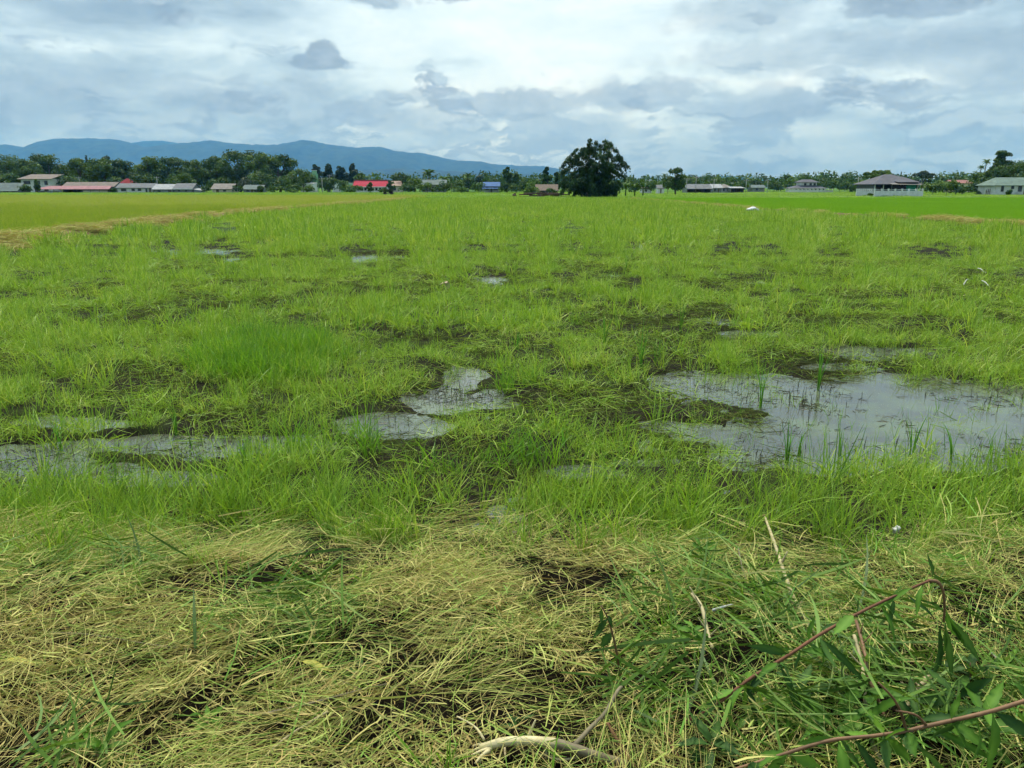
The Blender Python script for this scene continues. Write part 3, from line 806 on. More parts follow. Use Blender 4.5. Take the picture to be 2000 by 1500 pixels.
# long green cut blades heaped under the branches on the right
G_cut = blade_mat('fresh_cut_blade', [(0.0, (.030, .070, .010)), (.4, (.085, .165, .020)), (.75, (.15, .26, .04)), (1.0, (.27, .32, .09))], trans=.3, dry=0.0, tint_amt=.3)
cb_src = [patch_mesh('cut_blades_%d' % i, rng, G_cut, dict(n=16, R=.10, L=(.10, .36), lean=(0, 0), bend=(-.5, .5), width=(.004, .011), segs=4, flat=True, lift=.5, zr=.10, aim=0.0, spread=1.0 if i < 4 else 3.14)) for i in range(8)]
X, Y = scatter(rng, -2.5, 4, 1.2, 3.7, 95)
px, py = proj(X, Y, np.full(len(X), .2))
k = in_view(X, Y, 1.0) & (rng.random(len(X)) < 1.1 * ell(px, py, [(1520, 1300, 190, 110, .42), (1750, 1390, 260, 110, .62), (1390, 1140, 80, 30, .5), (1260, 1180, 90, 25, .3), (1330, 1440, 120, 60, .55), (560, 1230, 110, 70, .35), (130, 1110, 140, 40, .3), (230, 1470, 90, 40, .4), (1950, 1350, 140, 150, .5)]))
X, Y = X[k], Y[k]; n = len(X)
instancer('fresh_cut_blades', cb_src, np.stack([X, Y, ground_z(X, Y) + .02 + .05 * rng.random(n)], -1), .7 + .5 * rng.random(n), 2.3 + .8 * rng.normal(0, 1, n), rng.random(n), rng.integers(0, 8, n), tilt=(rng.random((n, 2)) - .5) * .8, label='fresh green cut blades heaped under the branches', cat='cut grass')
# ------------------------------------------------------------------ hills
def hill(name, pts, Yr, depth, mat, label, seed, rough=1.0, cols=420, rows=26):
    pts = np.array(pts, float)
    pxs = np.linspace(pts[0, 0], pts[-1, 0], cols)
    pys = np.interp(pxs, pts[:, 0], pts[:, 1])
    ker = np.ones(9) / 9
    pys = np.convolve(np.pad(pys, 4, mode='edge'), ker, 'valid') * .6 + pys * .4
    top = np.array([atY(a, b, Yr) for a, b in zip(pxs, pys)])
    X, H = top[:, 0], np.maximum(top[:, 2], 0)
    tt = np.linspace(-1, 1, rows)
    gx, gt = np.meshgrid(X, tt)
    hh = np.broadcast_to(H, gx.shape)
    prof = 1 - np.abs(gt) ** 1.25
    gul = fbm(gx / 420 + seed, gt * 2.2 + .3 * fbm(gx / 500, gt, seed), seed, 4) - .5
    Z = hh * prof * (1 + 1.0 * gul * (1 - prof) * 2 * rough) + (fbm(gx / 38, gt * 30, seed + 5, 2) - .5) * 17 * rough * np.clip(hh / 150, 0, 1)
    Z = np.where(np.abs(gt) > .985, -3, Z)
    Yg = Yr + gt * depth + 120 * (fbm(gx / 700, gt * 0, seed + 9, 3) - .5)
    idx = np.arange(rows * cols).reshape(rows, cols)
    F = np.stack([idx[:-1, :-1], idx[:-1, 1:], idx[1:, 1:], idx[1:, :-1]], -1).reshape(-1, 4)
    me = npmesh(name, np.stack([gx, Yg, Z], -1).reshape(-1, 3), F, [mat], True)
    return tag(link(name, me), label, 'hills', kind='structure')
M_forest = plain('hill_forest', (.017, .028, .012), rough=.95, var=.55, scale=.012, spec=.05)
hill('main_hills', [(-420, 330), (-250, 310), (-120, 290), (-40, 289), (0, 283), (20, 280), (40, 286), (55, 290), (72, 281), (88, 272), (130, 270), (190, 268), (222, 270), (250, 277), (272, 285), (300, 286), (335, 282), (360, 279), (420, 272), (440, 277), (490, 281), (540, 282), (575, 276), (588, 272), (602, 271), (622, 277), (642, 282), (700, 287), (745, 285), (766, 293), (800, 297), (822, 297), (845, 302), (870, 309), (900, 314), (940, 315), (960, 321), (1000, 321), (1012, 325), (1060, 323), (1095, 331), (1150, 341), (1220, 352), (1300, 362), (1360, 366)],
     9000, 1600, M_forest, 'long forested blue hill range on the left horizon', 3)
hill('foothills', [(420, 362), (520, 352), (600, 343), (680, 334), (760, 329), (850, 332), (930, 337), (1010, 338), (1080, 344), (1160, 353), (1230, 364)],
     6400, 900, M_forest, 'lower greenish foothills in front of the blue range', 8, 1.0, 260)
hill('far_pale_ridge', [(180, 330), (225, 300), (256, 278), (280, 274), (300, 273), (322, 274), (345, 278), (380, 290), (430, 330)],
     10700, 700, M_forest, 'paler ridge peeping over the left blue hills', 12, .6, 160)
hill('right_low_hills', [(1230, 364), (1300, 357), (1370, 348), (1405, 343.5), (1430, 343), (1455, 346), (1500, 347.5), (1560, 349), (1640, 352), (1700, 357), (1900, 352), (2100, 356), (2300, 364)],
     10000, 900, M_forest, 'faint low hills on the right horizon', 15, .6, 300)

# ------------------------------------------------------------------ trees
def leaf_mat(name, dark, mid, light, trans=.3):
    m, N, out = new_mat(name)
    nt = m.node_tree
    bc = nn(nt, 'ShaderNodeAttribute', attribute_name='bc').outputs['Fac']
    c = N.ramp(bc, [(0, dark), (.55, mid), (1, light)])
    p = nn(nt, 'ShaderNodeBsdfPrincipled')
    N.put(p.inputs['Base Color'], c); p.inputs['Roughness'].default_value = .6; p.inputs['Specular IOR Level'].default_value = .2
    tr = nn(nt, 'ShaderNodeBsdfTranslucent'); N.put(tr.inputs['Color'], c)
    mx = nn(nt, 'ShaderNodeMixShader'); mx.inputs[0].default_value = trans
    nt.links.new(p.outputs[0], mx.inputs[1]); nt.links.new(tr.outputs[0], mx.inputs[2]); nt.links.new(mx.outputs[0], out.inputs[0])
    return m
LM = {'deep': leaf_mat('deep_green_leaf', (.016, .042, .007), (.045, .100, .015), (.115, .195, .030)),
      'mid': leaf_mat('mid_green_leaf', (.022, .055, .008), (.070, .135, .018), (.165, .250, .040)),
      'blue': leaf_mat('bluish_leaf', (.010, .030, .013), (.024, .056, .022), (.050, .095, .034)),
      'fresh': leaf_mat('fresh_green_leaf', (.03, .075, .010), (.075, .150, .022), (.14, .23, .045)),
      'bamboo': leaf_mat('bamboo_leaf', (.008, .030, .008), (.026, .072, .016), (.075, .150, .036)),
      'grey': leaf_mat('greyish_leaf', (.03, .05, .02), (.07, .10, .045), (.13, .155, .085))}
M_bark = plain('grey_brown_bark', (.10, .082, .060), var=.4, scale=2.5)
M_palmbark = plain('palm_bark', (.13, .115, .095), var=.35, scale=3)

def leaves_on(rng, lobes, n, size, droop=0.0, flatten=1.0, inner=.25, aspect=.62):
    """leaf faces spread through and over leafy lobes; returns verts, quads, bc"""
    lobes = np.array(lobes, float)                     # cx, cy, cz, r, tone
    w = lobes[:, 3] ** 2; w /= w.sum()
    k = rng.choice(len(lobes), n, p=w)
    d = rng.normal(size=(n, 3)); d /= np.linalg.norm(d, axis=1)[:, None]
    d[:, 2] = np.where(d[:, 2] < -.35, -d[:, 2] * .6, d[:, 2])
    rr = lobes[k, 3] * np.where(rng.random(n) < inner, .35 + .6 * rng.random(n), .84 + .28 * rng.random(n))
    c = lobes[k, :3] + d * rr[:, None] * np.array([1, 1, flatten])
    nr = d + rng.normal(size=(n, 3)) * .55
    nr[:, 2] += .25
    nr /= np.linalg.norm(nr, axis=1)[:, None]
    a = np.cross(nr, rng.normal(size=(n, 3))); a /= np.linalg.norm(a, axis=1)[:, None]
    if droop:
        dn = np.array([0, 0, -1.0]) - nr * (-nr[:, 2])[:, None]
        a = a * (1 - droop) + dn * droop
        a /= np.linalg.norm(a, axis=1)[:, None] + 1e-6
    b = np.cross(nr, a)
    sz = size * (.6 + .8 * rng.random(n))[:, None]
    j = lambda: 1 + .35 * (rng.random((n, 1)) - .5)
    V = np.stack([c - a * sz * j(), c - b * sz * aspect * j() + nr * sz * .12, c + a * sz * j(), c + b * sz * aspect * j() + nr * sz * .12], 1).reshape(-1, 3)
    F = np.arange(4 * n).reshape(n, 4)
    bc = np.clip(lobes[k, 4] + .42 * (rng.random(n) - .5), 0, 1)
    return V, F, np.repeat(bc, 4)
def crown_lobes(rng, kind, w, h):
    """w = half width, h = full height of the tree"""
    L = []
    def add(x, y, z, r): L.append((x, y, z, r, .25 + .5 * rng.random()))
    if kind == 'round':
        for i in range(26):
            a = rng.random() * 6.283; zz = .20 + .68 * rng.random(); q = math.sqrt(max(.05, 1 - ((zz - .5) / .5) ** 2))
            rr = w * .85 * q * math.sqrt(rng.random())
            add(rr * math.cos(a), rr * math.sin(a), h * zz, w * (.26 + .16 * rng.random()))
        add(0, 0, h * .86, w * .30)
    elif kind == 'tall':
        for i in range(16):
            zz = .22 + .68 * i / 15; q = .9 * (1 - abs(zz - .45) * 1.1)
            a = rng.random() * 6.283; rr = w * .6 * q * rng.random()
            add(rr * math.cos(a), rr * math.sin(a), h * zz, w * (.3 + .16 * rng.random()) * max(q, .5))
    elif kind == 'umbrella':
        for i in range(18):
            a = rng.random() * 6.283; rr = w * .82 * math.sqrt(rng.random())
            zz = .68 + .20 * (1 - (rr / w) ** 2) + .05 * rng.normal()
            add(rr * math.cos(a), rr * math.sin(a), h * zz, w * (.17 + .08 * rng.random()))
        for i in range(5):
            a = rng.random() * 6.283
            add(w * .45 * math.cos(a), w * .45 * math.sin(a), h * (.42 + .15 * rng.random()), w * .20)
    elif kind == 'layered':
        for lay, (zz, q) in enumerate(((.30, .8), (.45, 1.0), (.60, .85), (.76, .62), (.92, .40))):
            for i in range(7):
                a = rng.random() * 6.283; rr = w * q * .72 * (.4 + .6 * rng.random())
                add(rr * math.cos(a), rr * math.sin(a), h * (zz + .03 * rng.normal()), w * .36 * (.7 + .4 * q))
    elif kind == 'spire':
        for i in range(15):
            zz = .18 + .78 * i / 14
            a = rng.random() * 6.283; rr = w * .35 * (1 - zz)
            add(rr * math.cos(a), rr * math.sin(a), h * zz, w * (.62 * (1.08 - zz) + .16))
    elif kind == 'bush':
        for i in range(11):
            a = rng.random() * 6.283; rr = w * .7 * math.sqrt(rng.random())
            zz = (.22 + .55 * rng.random() * (1 - .5 * (rr / w) ** 2))
            add(rr * math.cos(a), rr * math.sin(a), h * zz, min(w * .42, h * .34) * (.75 + .5 * rng.random()))
    elif kind == 'hedge':
        for i in range(20):
            add(w * (rng.random() * 2 - 1) * .9, w * .3 * (rng.random() * 2 - 1), h * (.3 + .4 * rng.random()), h * (.28 + .12 * rng.random()))
    return L
TREE_N = [0]
def tree(name, cat, px, top, wpx, Y, kind, leaf, label, seed, n=1500, size=.42, group=None, base=None, yspread=1.0):
    rng = np.random.default_rng(seed)
    P = atY(px, 366, Y)
    h = atY(px, top, Y)[2]
    w = wpx * Y * CP / FPX * .5
    o = empty(name, (P[0], Y, 0), label, cat, group)
    L = crown_lobes(rng, kind, w, h)
    V, F, bc = leaves_on(rng, L, n, size, flatten=.62 if kind in ('umbrella', 'layered') else .9, droop=.25 if kind == 'spire' else 0)
    # a few stray twigs break the outline
    V[:, 2] = np.maximum(V[:, 2], .05)
    V[:, 2] *= h / max(np.percentile(V[:, 2], 99.6), .1)
    me = npmesh('crown', V, F, [LM[leaf]], attrs={'bc': bc})
    link('crown', me, o)
    mb = MB()
    r0 = max(.08, .028 * h) if kind not in ('bush', 'hedge') else .06
    tz = h * (.45 if kind != 'umbrella' else .5)
    bend = rng.normal(size=2) * .03 * h
    mb.tube([(0, 0, -.1), (bend[0] * .4, bend[1] * .4, tz * .5), (bend[0], bend[1], tz), (bend[0] * .8, bend[1] * .8, h * .8)], [r0 * 1.25, r0, r0 * .75, r0 * .25], 7)
    for l in L[::2][:8]:
        z0 = min(tz * (.6 + .4 * rng.random()), l[2] * .8)
        mid = ((bend[0] + l[0]) * .5, (bend[1] + l[1]) * .5, (z0 + l[2]) * .5 + .04 * h)
        mb.tube([(bend[0] * z0 / tz, bend[1] * z0 / tz, z0), mid, (l[0], l[1], l[2])], [r0 * .5, r0 * .35, r0 * .12], 5)
    mb.build('trunk', M_bark, o, True)
    return o

# big leafy trees standing behind the village on the left
A = 'large leafy tree '
TREES = [
 # px, top, width, Y, kind, leaf, label
 (18, 300, 80, 300, 'round', 'deep', 'tall dark broadleaf tree at the left edge behind the grey shed'),
 (62, 312, 66, 292, 'round', 'mid', 'broadleaf tree rising directly behind the two storey white house'),
 (100, 301, 72, 304, 'round', 'deep', 'dark broad tree just right of the two storey white house'),
 (160, 309, 60, 300, 'round', 'mid', 'rounded tree left of centre behind the long pink roofed shed'),
 (208, 310, 62, 296, 'round', 'mid', 'light green tree behind the right half of the pink roofed shed'),
 (244, 312, 56, 302, 'round', 'deep', 'dark rounded tree behind the red hipped roof'),
 (296, 306, 62, 300, 'round', 'mid', 'tree with light crown behind the pale blue grey shed'),
 (340, 308, 64, 306, 'round', 'deep', 'tree behind the white metal shed roof'),
 (386, 313, 58, 298, 'round', 'mid', 'rounded green tree behind the grey gabled barn'),
 (424, 306, 60, 304, 'round', 'deep', 'dark tree behind the small cream house'),
 (470, 294, 84, 300, 'round', 'deep', 'tallest broad tree of the left grove with domed crown'),
 (512, 299, 62, 296, 'round', 'mid', 'tall tree just right of the tallest domed tree'),
 (548, 302, 64, 302, 'round', 'deep', 'tall dark tree at the right end of the left grove'),
 (580, 330, 52, 294, 'round', 'mid', 'smaller tree on the slope at the right end of the grove'),
 (355, 338, 60, 284, 'round', 'mid', 'low green tree in front of the grove above the grey barn'),
 (284, 340, 50, 286, 'round', 'deep', 'low dark tree above the pale blue grey shed'),
 (478, 346, 46, 270, 'tall', 'grey', 'greyish small tree between the cream house and the green roofed house'),
 (506, 336, 60, 280, 'round', 'deep', 'dark low tree over the grey green roofed house'),
 (140, 343, 60, 286, 'round', 'deep', 'dark undergrowth tree behind the left end of the pink roofed shed'),
 (20, 338, 60, 284, 'round', 'deep', 'dark low tree over the grey shed at the left edge'),
 (430, 345, 46, 288, 'bush', 'deep', 'dark bushy tree over the cream house roof'),
 (232, 345, 46, 290, 'bush', 'deep', 'dark bushy tree beside the red hipped roof'),
 (545, 345, 60, 280, 'bush', 'deep', 'dark bushy tree right of the green roofed house'),
 (176, 304, 14, 330, 'spire', 'blue', 'dark pointed treetop showing over the left grove above the pink shed'),
 (212, 305, 26, 330, 'round', 'blue', 'dark blue green treetop showing over the left grove'),
 (600, 338, 40, 300, 'round', 'fresh', 'bright green tree left of the pale green tower'),
 # dark group behind the tower
 (618, 322, 44, 330, 'tall', 'blue', 'dark upright tree directly behind the pale green tower'),
 (643, 321, 42, 334, 'tall', 'blue', 'second dark blue green tree right of the pale green tower'),
 (666, 325, 44, 332, 'tall', 'blue', 'dark blue green tree in the middle of the dark clump'),
 (690, 320, 40, 330, 'tall', 'blue', 'tallest dark tree at the right end of the dark clump'),
 (706, 338, 36, 310, 'round', 'mid', 'light tree left of the red roofed hall'),
 (640, 346, 42, 262, 'round', 'deep', 'round dark tree beside the utility pole in front of the white building'),
 (592, 358, 44, 262, 'bush', 'mid', 'green bush in front of the white low building left of the pole'),
 (672, 352, 34, 285, 'bush', 'fresh', 'light green bush between the white wall and the red hall'),
 (690, 362, 60, 258, 'bush', 'fresh', 'low bright bush before the left end of the red hall'),
 (722, 356, 24, 252, 'tall', 'deep', 'small dark tree before the middle of the red hall'),
 (763, 352, 24, 256, 'tall', 'deep', 'small dark tree before the right end of the red hall'),
 (784, 338, 46, 290, 'round', 'deep', 'dark tree right of the red hall beside the tan gable'),
 (810, 348, 34, 280, 'round', 'mid', 'green tree left of the hidden grey house'),
 (792, 358, 44, 262, 'bush', 'deep', 'dark shrub clump under the tan gable'),
 (835, 356, 50, 262, 'bush', 'mid', 'green shrubs in front of the hidden grey house'),
 (866, 354, 40, 262, 'bush', 'deep', 'dark shrub right of the hidden grey house'),
 (895, 352, 34, 268, 'bush', 'mid', 'green shrub beside the thin wooden pole'),
 (914, 347, 26, 270, 'round', 'deep', 'dark round tree left of the blue roofed house'),
 (934, 356, 34, 262, 'bush', 'fresh', 'light green shrub at the left corner of the blue roofed house'),
 (900, 364, 40, 250, 'bush', 'fresh', 'low light shrub in front of the dark round tree'),
 (938, 342, 40, 330, 'round', 'blue', 'hazy tree behind the blue roofed house'),
 (990, 327, 40, 262, 'tall', 'deep', 'upright tree right of the blue roofed house'),
 (1008, 338, 34, 260, 'tall', 'deep', 'shorter twin of the upright tree by the blue roof'),
 (1022, 348, 50, 252, 'bush', 'mid', 'bushy green tree above the dark timber pile'),
 (1000, 356, 60, 250, 'bush', 'deep', 'dark shrub at the foot of the upright tree'),
 (1066, 326, 34, 190, 'tall', 'bamboo', 'slim drooping tree behind the thatched hut'),
 (1088, 336, 26, 195, 'tall', 'bamboo', 'slim tree between the thatched hut and the bamboo clump'),
 (1042, 350, 34, 210, 'bush', 'fresh', 'fresh green shrub left of the thatched hut'),
 (1240, 352, 30, 190, 'bush', 'deep', 'dark low shrub right of the banana plants'),
 (1270, 352, 40, 230, 'hedge', 'deep', 'dark hedge hiding the pale sheds right of the bamboo'),
 (1320, 328, 44, 200, 'round', 'deep', 'single round dark tree standing right of the bamboo clump'),
 (1304, 350, 24, 205, 'bush', 'mid', 'green shrub left of the single round tree'),
 (1360, 341, 60, 420, 'hedge', 'blue', 'distant row of trees behind the utility poles'),
 (1394, 344, 24, 400, 'round', 'blue', 'distant round dark tree between two utility poles'),
 (1450, 352, 34, 330, 'bush', 'deep', 'dark bush behind the long low shed'),
 (1440, 352, 60, 420, 'hedge', 'blue', 'distant hedge line behind the white sheds'),
 (1512, 353, 34, 300, 'bush', 'deep', 'dark bush left of the white tiered house'),
 (1537, 341, 22, 400, 'tall', 'blue', 'distant upright tree left behind the white tiered house'),
 (1570, 342, 30, 410, 'round', 'blue', 'distant tree behind the roof of the white tiered house'),
 (1608, 343, 38, 400, 'round', 'blue', 'distant round tree right behind the white tiered house'),
 (1640, 350, 50, 300, 'hedge', 'deep', 'dark hedge right of the white tiered house'),
 (1660, 356, 46, 260, 'bush', 'deep', 'dark bush between the tiered house and the grey roofed house'),
 (1690, 350, 44, 240, 'bush', 'mid', 'green bush at the left fence of the grey roofed house'),
 (1712, 333, 56, 220, 'umbrella', 'mid', 'spreading tree behind the left side of the grey hipped roof'),
 (1800, 334, 44, 260, 'umbrella', 'blue', 'umbrella shaped tree behind the right side of the grey hipped roof'),
 (1822, 354, 46, 185, 'bush', 'mid', 'bush against the right end of the white wall'),
 (1850, 352, 54, 188, 'bush', 'mid', 'wide bush in the middle of the green thicket right of the white wall'),
 (1880, 360, 40, 192, 'bush', 'deep', 'dark bush at the right end of the green thicket'),
 (1912, 336, 44, 215, 'round', 'mid', 'light tree left of the tall layered tree'),
 (1950, 295, 52, 210, 'layered', 'deep', 'tall layered dark tree beside the green roofed white house'),
 (1986, 314, 76, 212, 'round', 'deep', 'dark spreading tree behind the green roofed white house'),
 (2030, 305, 90, 225, 'round', 'deep', 'dark tree cut by the right edge of the photo'),
 (1930, 346, 40, 198, 'round', 'deep', 'dark round tree touching the green roofed house'),
 (1905, 356, 34, 200, 'bush', 'deep', 'dark shrub left of the dark round tree by the green roof'),
 (1916, 372, 26, 188, 'bush', 'deep', 'small low shrub at the field edge near the right house'),
 (1702, 377, 14, 168, 'bush', 'deep', 'tiny round shrub at the left corner of the white wall'),
 (1974, 370, 12, 178, 'bush', 'deep', 'tiny shrub before the green roofed white house'),
 (45, 360, 40, 262, 'bush', 'deep', 'dark shrub left in front of the two storey white house'),
 (72, 350, 22, 260, 'tall', 'deep', 'dark small tree right in front of the two storey white house'),
 (404, 362, 24, 262, 'bush', 'deep', 'dark shrub between the grey barn and the cream house'),
 (466, 362, 22, 262, 'bush', 'deep', 'dark shrub right of the cream house'),
 (512, 362, 24, 262, 'bush', 'deep', 'dark shrub right of the grey green roofed house'),
 (535, 362, 40, 262, 'bush', 'mid', 'green shrub right of the village row'),
 (562, 360, 44, 258, 'bush', 'deep', 'dark shrub below the end of the grove'),
 (572, 368, 30, 250, 'bush', 'fresh', 'low light green bush at the field edge below the grove'),
 (222, 366, 10, 256, 'bush', 'deep', 'tiny shrub before the right end of the pink roof'),
 (1076, 367, 26, 158, 'bush', 'deep', 'dark low shrub in front of the thatched hut'),
 (1040, 362, 34, 165, 'bush', 'mid', 'shrub against the left wall of the thatched hut'),
 (1966, 322, 60, 205, 'round', 'deep', 'dense dark tree between the layered tree and the green roof'),
 (1932, 330, 52, 212, 'round', 'mid', 'dense tree left under the tall layered tree'),
 (1470, 350, 40, 345, 'bush', 'deep', 'bushy tree behind the far green shed'),
 (1345, 345, 46, 300, 'round', 'mid', 'leafy tree behind the left end of the open grey barn'),
 (1590, 346, 60, 345, 'round', 'deep', 'leafy tree close behind the white tiered house'),
 (750, 366, 40, 256, 'bush', 'deep', 'low dark shrub under the red hall'),
]
for i, (px, top, w, Y, kind, leaf, label) in enumerate(TREES):
    bushy = kind in ('bush', 'hedge')
    area = w * max(376 - top, 8)
    n = int(np.clip(area * .95, 260, 4200))
    if kind in ('umbrella', 'layered'): n = int(n * 1.6)
    size = np.clip(.36 * Y / 300, .26, .5) * (1.0 if not bushy else .9)
    tree('shrub' if bushy else 'tree', 'shrub' if bushy else 'tree', px, top, w, Y, kind, leaf, label, 100 + i, n, size)

# far wood closing the plain
def far_wood(name, Y0, Y1, n, hmin, hmax, seed, label, leaf='blue', lo=-.74, hi=.74, ls=1.0, per=26):
    rng = np.random.default_rng(seed)
    L = []
    for i in range(n):
        Y = rng.uniform(Y0, Y1); X = rng.uniform(lo, hi) * Y
        h = rng.uniform(hmin, hmax) * (.6 + .8 * fbm(np.array([X / 60]), np.array([Y / 60]), seed)[0])
        for k in range(3):
            L.append((X + rng.normal() * 2.5, Y + rng.normal() * 2, h * (.35 + .28 * k * .8), h * .34, .2 + .6 * rng.random()))
    V, F, bc = leaves_on(rng, L, n * per, ls, flatten=.9)
    V[:, 2] = np.maximum(V[:, 2], -.2)
    tag(link(name, npmesh(name, V, F, [LM[leaf]], attrs={'bc': bc})), label, 'wood', kind='stuff')
far_wood('grove_backdrop', 308, 335, 330, 7.0, 9.8, 3, 'dark mass of foliage filling the grove behind the left village', 'deep', -.76, -.27, .45, 80)
far_wood('village_thicket', 335, 430, 560, 4.4, 7.4, 4, 'continuous dark thicket behind the houses and poles', 'deep', -.22, .74, .6, 50)
far_wood('distant_wood', 520, 900, 620, 5, 9, 5, 'far belt of trees closing the plain behind the village')
far_wood('remote_wood', 1100, 2000, 700, 8, 13, 6, 'very far belt of trees at the foot of the hills')

# palms
def palm(px, top, Y, crown_px, label, seed, nf=13, name='coconut_palm', cat='palm', lean=.3):
    rng = np.random.default_rng(seed)
    P = atY(px, 366, Y); H = atY(px, top, Y)[2]
    R = crown_px * Y * CP / FPX * .5
    tz = H - .45 * R
    o = empty(name, (P[0] - lean, Y, 0), label, cat)
    MB().tube([(0, 0, -.1), (lean * .2, 0, tz * .4), (lean * .6, 0, tz * .8), (lean, 0, tz)], [.20, .15, .12, .11], 7).build('trunk', M_palmbark, o, True)
    # one frond: a bowed midrib with leaflets hanging either side
    Vs, Fs, B = [], [], []
    m = 15
    for i in range(m):
        t = i / (m - 1)
        x = R * 1.15 * t; z = R * (.55 * t - .95 * t * t)
        ll = R * .36 * math.sin(math.pi * min(1, .12 + t * .9)) + .05
        for sgn in (-1, 1):
            b = len(Vs)
            Vs += [(x, 0, z), (x + R * .085, 0, z), (x + R * .14, sgn * ll * .8, z - ll * .45), (x + R * .05, sgn * ll * .75, z - ll * .42)]
            Fs.append((b, b + 1, b + 2, b + 3)); B += [.3 + .5 * rng.random()] * 4
    me = npmesh('frond', Vs, np.array(Fs), [LM['deep' if seed % 2 else 'mid']], attrs={'bc': B})
    for k in range(nf):
        a = 2 * math.pi * k / nf + rng.normal() * .15
        pt = -.75 + 1.15 * (k % 3) / 2 + rng.normal() * .12
        link('frond', me, o, (lean, 0, tz), Euler((0, pt * .9, a)))
    return o
palm(838, 331, 300, 26, 'tallest coconut palm left of centre above the hidden grey house', 1)
palm(868, 344, 290, 22, 'coconut palm second from the tallest near the hidden grey house', 2)
palm(915, 338, 300, 16, 'slender palm left of the blue roofed house', 3)
palm(1920, 312, 230, 16, 'slim palm left of the tall layered tree on the right', 4)
palm(1911, 324, 235, 14, 'lower slim palm next to the light tree on the right', 5)
palm(1731, 332, 240, 10, 'thin palm peeping over the grey hipped roof', 6)
palm(1285, 342, 330, 12, 'small hazy palm left of the single round tree', 7)
palm(1297, 340, 335, 12, 'second small hazy palm touching the single round tree', 8)

# banana plants
def banana(px, top, Y, wpx, label, seed, nl=9):
    rng = np.random.default_rng(seed)
    P = atY(px, 366, Y); H = atY(px, top, Y)[2]; R = wpx * Y * CP / FPX * .5
    o = empty('banana_plant', (P[0], Y, 0), label, 'banana plant')
    MB().tube([(0, 0, -.05), (0.03, 0, H * .3), (0, 0, H * .55)], [.16, .13, .08], 7).build('stem', MATS['fresh_green_leaf'], o, True)
    Vs, Fs, B = [], [], []
    m = 7
    for i in range(m):
        t = i / (m - 1); ww = .30 * math.sin(math.pi * (.08 + .86 * t)) * H * .30
        x = R * .95 * t; z = H * .55 * (t * 1.05 - .62 * t * t)
        Vs += [(x, -ww, z - ww * .25), (x, 0, z), (x, ww, z - ww * .25)]
        B += [.35 + .3 * rng.random()] * 3
    for i in range(m - 1):
        Fs += [(3 * i, 3 * i + 1, 3 * i + 4, 3 * i + 3), (3 * i + 1, 3 * i + 2, 3 * i + 5, 3 * i + 4)]
    me = npmesh('leaf', Vs, np.array(Fs), [LM['mid']], True, {'bc': B})
    for k in range(nl):
        link('leaf', me, o, (0, 0, H * .5), Euler((rng.normal() * .2, -.75 + .8 * rng.random(), 2 * math.pi * k / nl + rng.normal() * .2)))
banana(1222, 352, 160, 26, 'banana plant at the right foot of the bamboo clump', 1)
banana(1240, 356, 158, 26, 'banana plant in the middle of the three by the bamboo', 2)
banana(1256, 352, 165, 24, 'banana plant farthest right beside the bamboo clump', 3)
banana(1100, 352, 200, 26, 'banana plant left of the bamboo clump behind the hut', 4)
banana(18, 350, 266, 26, 'banana plant behind the grey shed at the left edge', 5)
banana(1868, 356, 185, 18, 'banana plant at the right end of the green thicket', 6)

# the great bamboo clump
rng = np.random.default_rng(44)
YB = 140.0
PB = atY(1160, 366, YB); HB = atY(1160, 279, YB)[2]; mpp = YB * CP / FPX
o = empty('bamboo_clump', (PB[0], YB, 0), 'huge dark bamboo clump standing alone at the middle of the field edge', 'bamboo')
edge = [(1151, 277), (1162, 284), (1174, 288), (1185, 281), (1196, 285), (1206, 297), (1210, 309), (1221, 318), (1227, 326), (1213, 334), (1218, 346), (1216, 360), (1206, 368), (1198, 376), (1148, 285), (1141, 301), (1135, 298), (1124, 295), (1116, 303), (1107, 311), (1115, 320), (1101, 319), (1095, 327), (1099, 337), (1094, 347), (1093, 360), (1098, 374)]
inner = []
ep = np.array([(1151, 277), (1196, 285), (1210, 309), (1227, 326), (1213, 336), (1217, 360), (1198, 381), (1100, 381), (1093, 360), (1096, 327), (1110, 312), (1124, 297), (1146, 288)], float)
def inside(x, y):
    s_ = False
    for k in range(len(ep)):
        (x0, y0), (x1, y1) = ep[k], ep[k - 1]
        if (y0 > y) != (y1 > y) and x < (x1 - x0) * (y - y0) / (y1 - y0) + x0: s_ = not s_
    return s_
while len(inner) < 74:
    q = (rng.uniform(1094, 1226), rng.uniform(282, 384))
    if inside(*q): inner.append(q)
M_culm = plain('bamboo_culm', (.17, .17, .075), var=.35, scale=4)
VV, FF, BB, off = [], [], [], 0
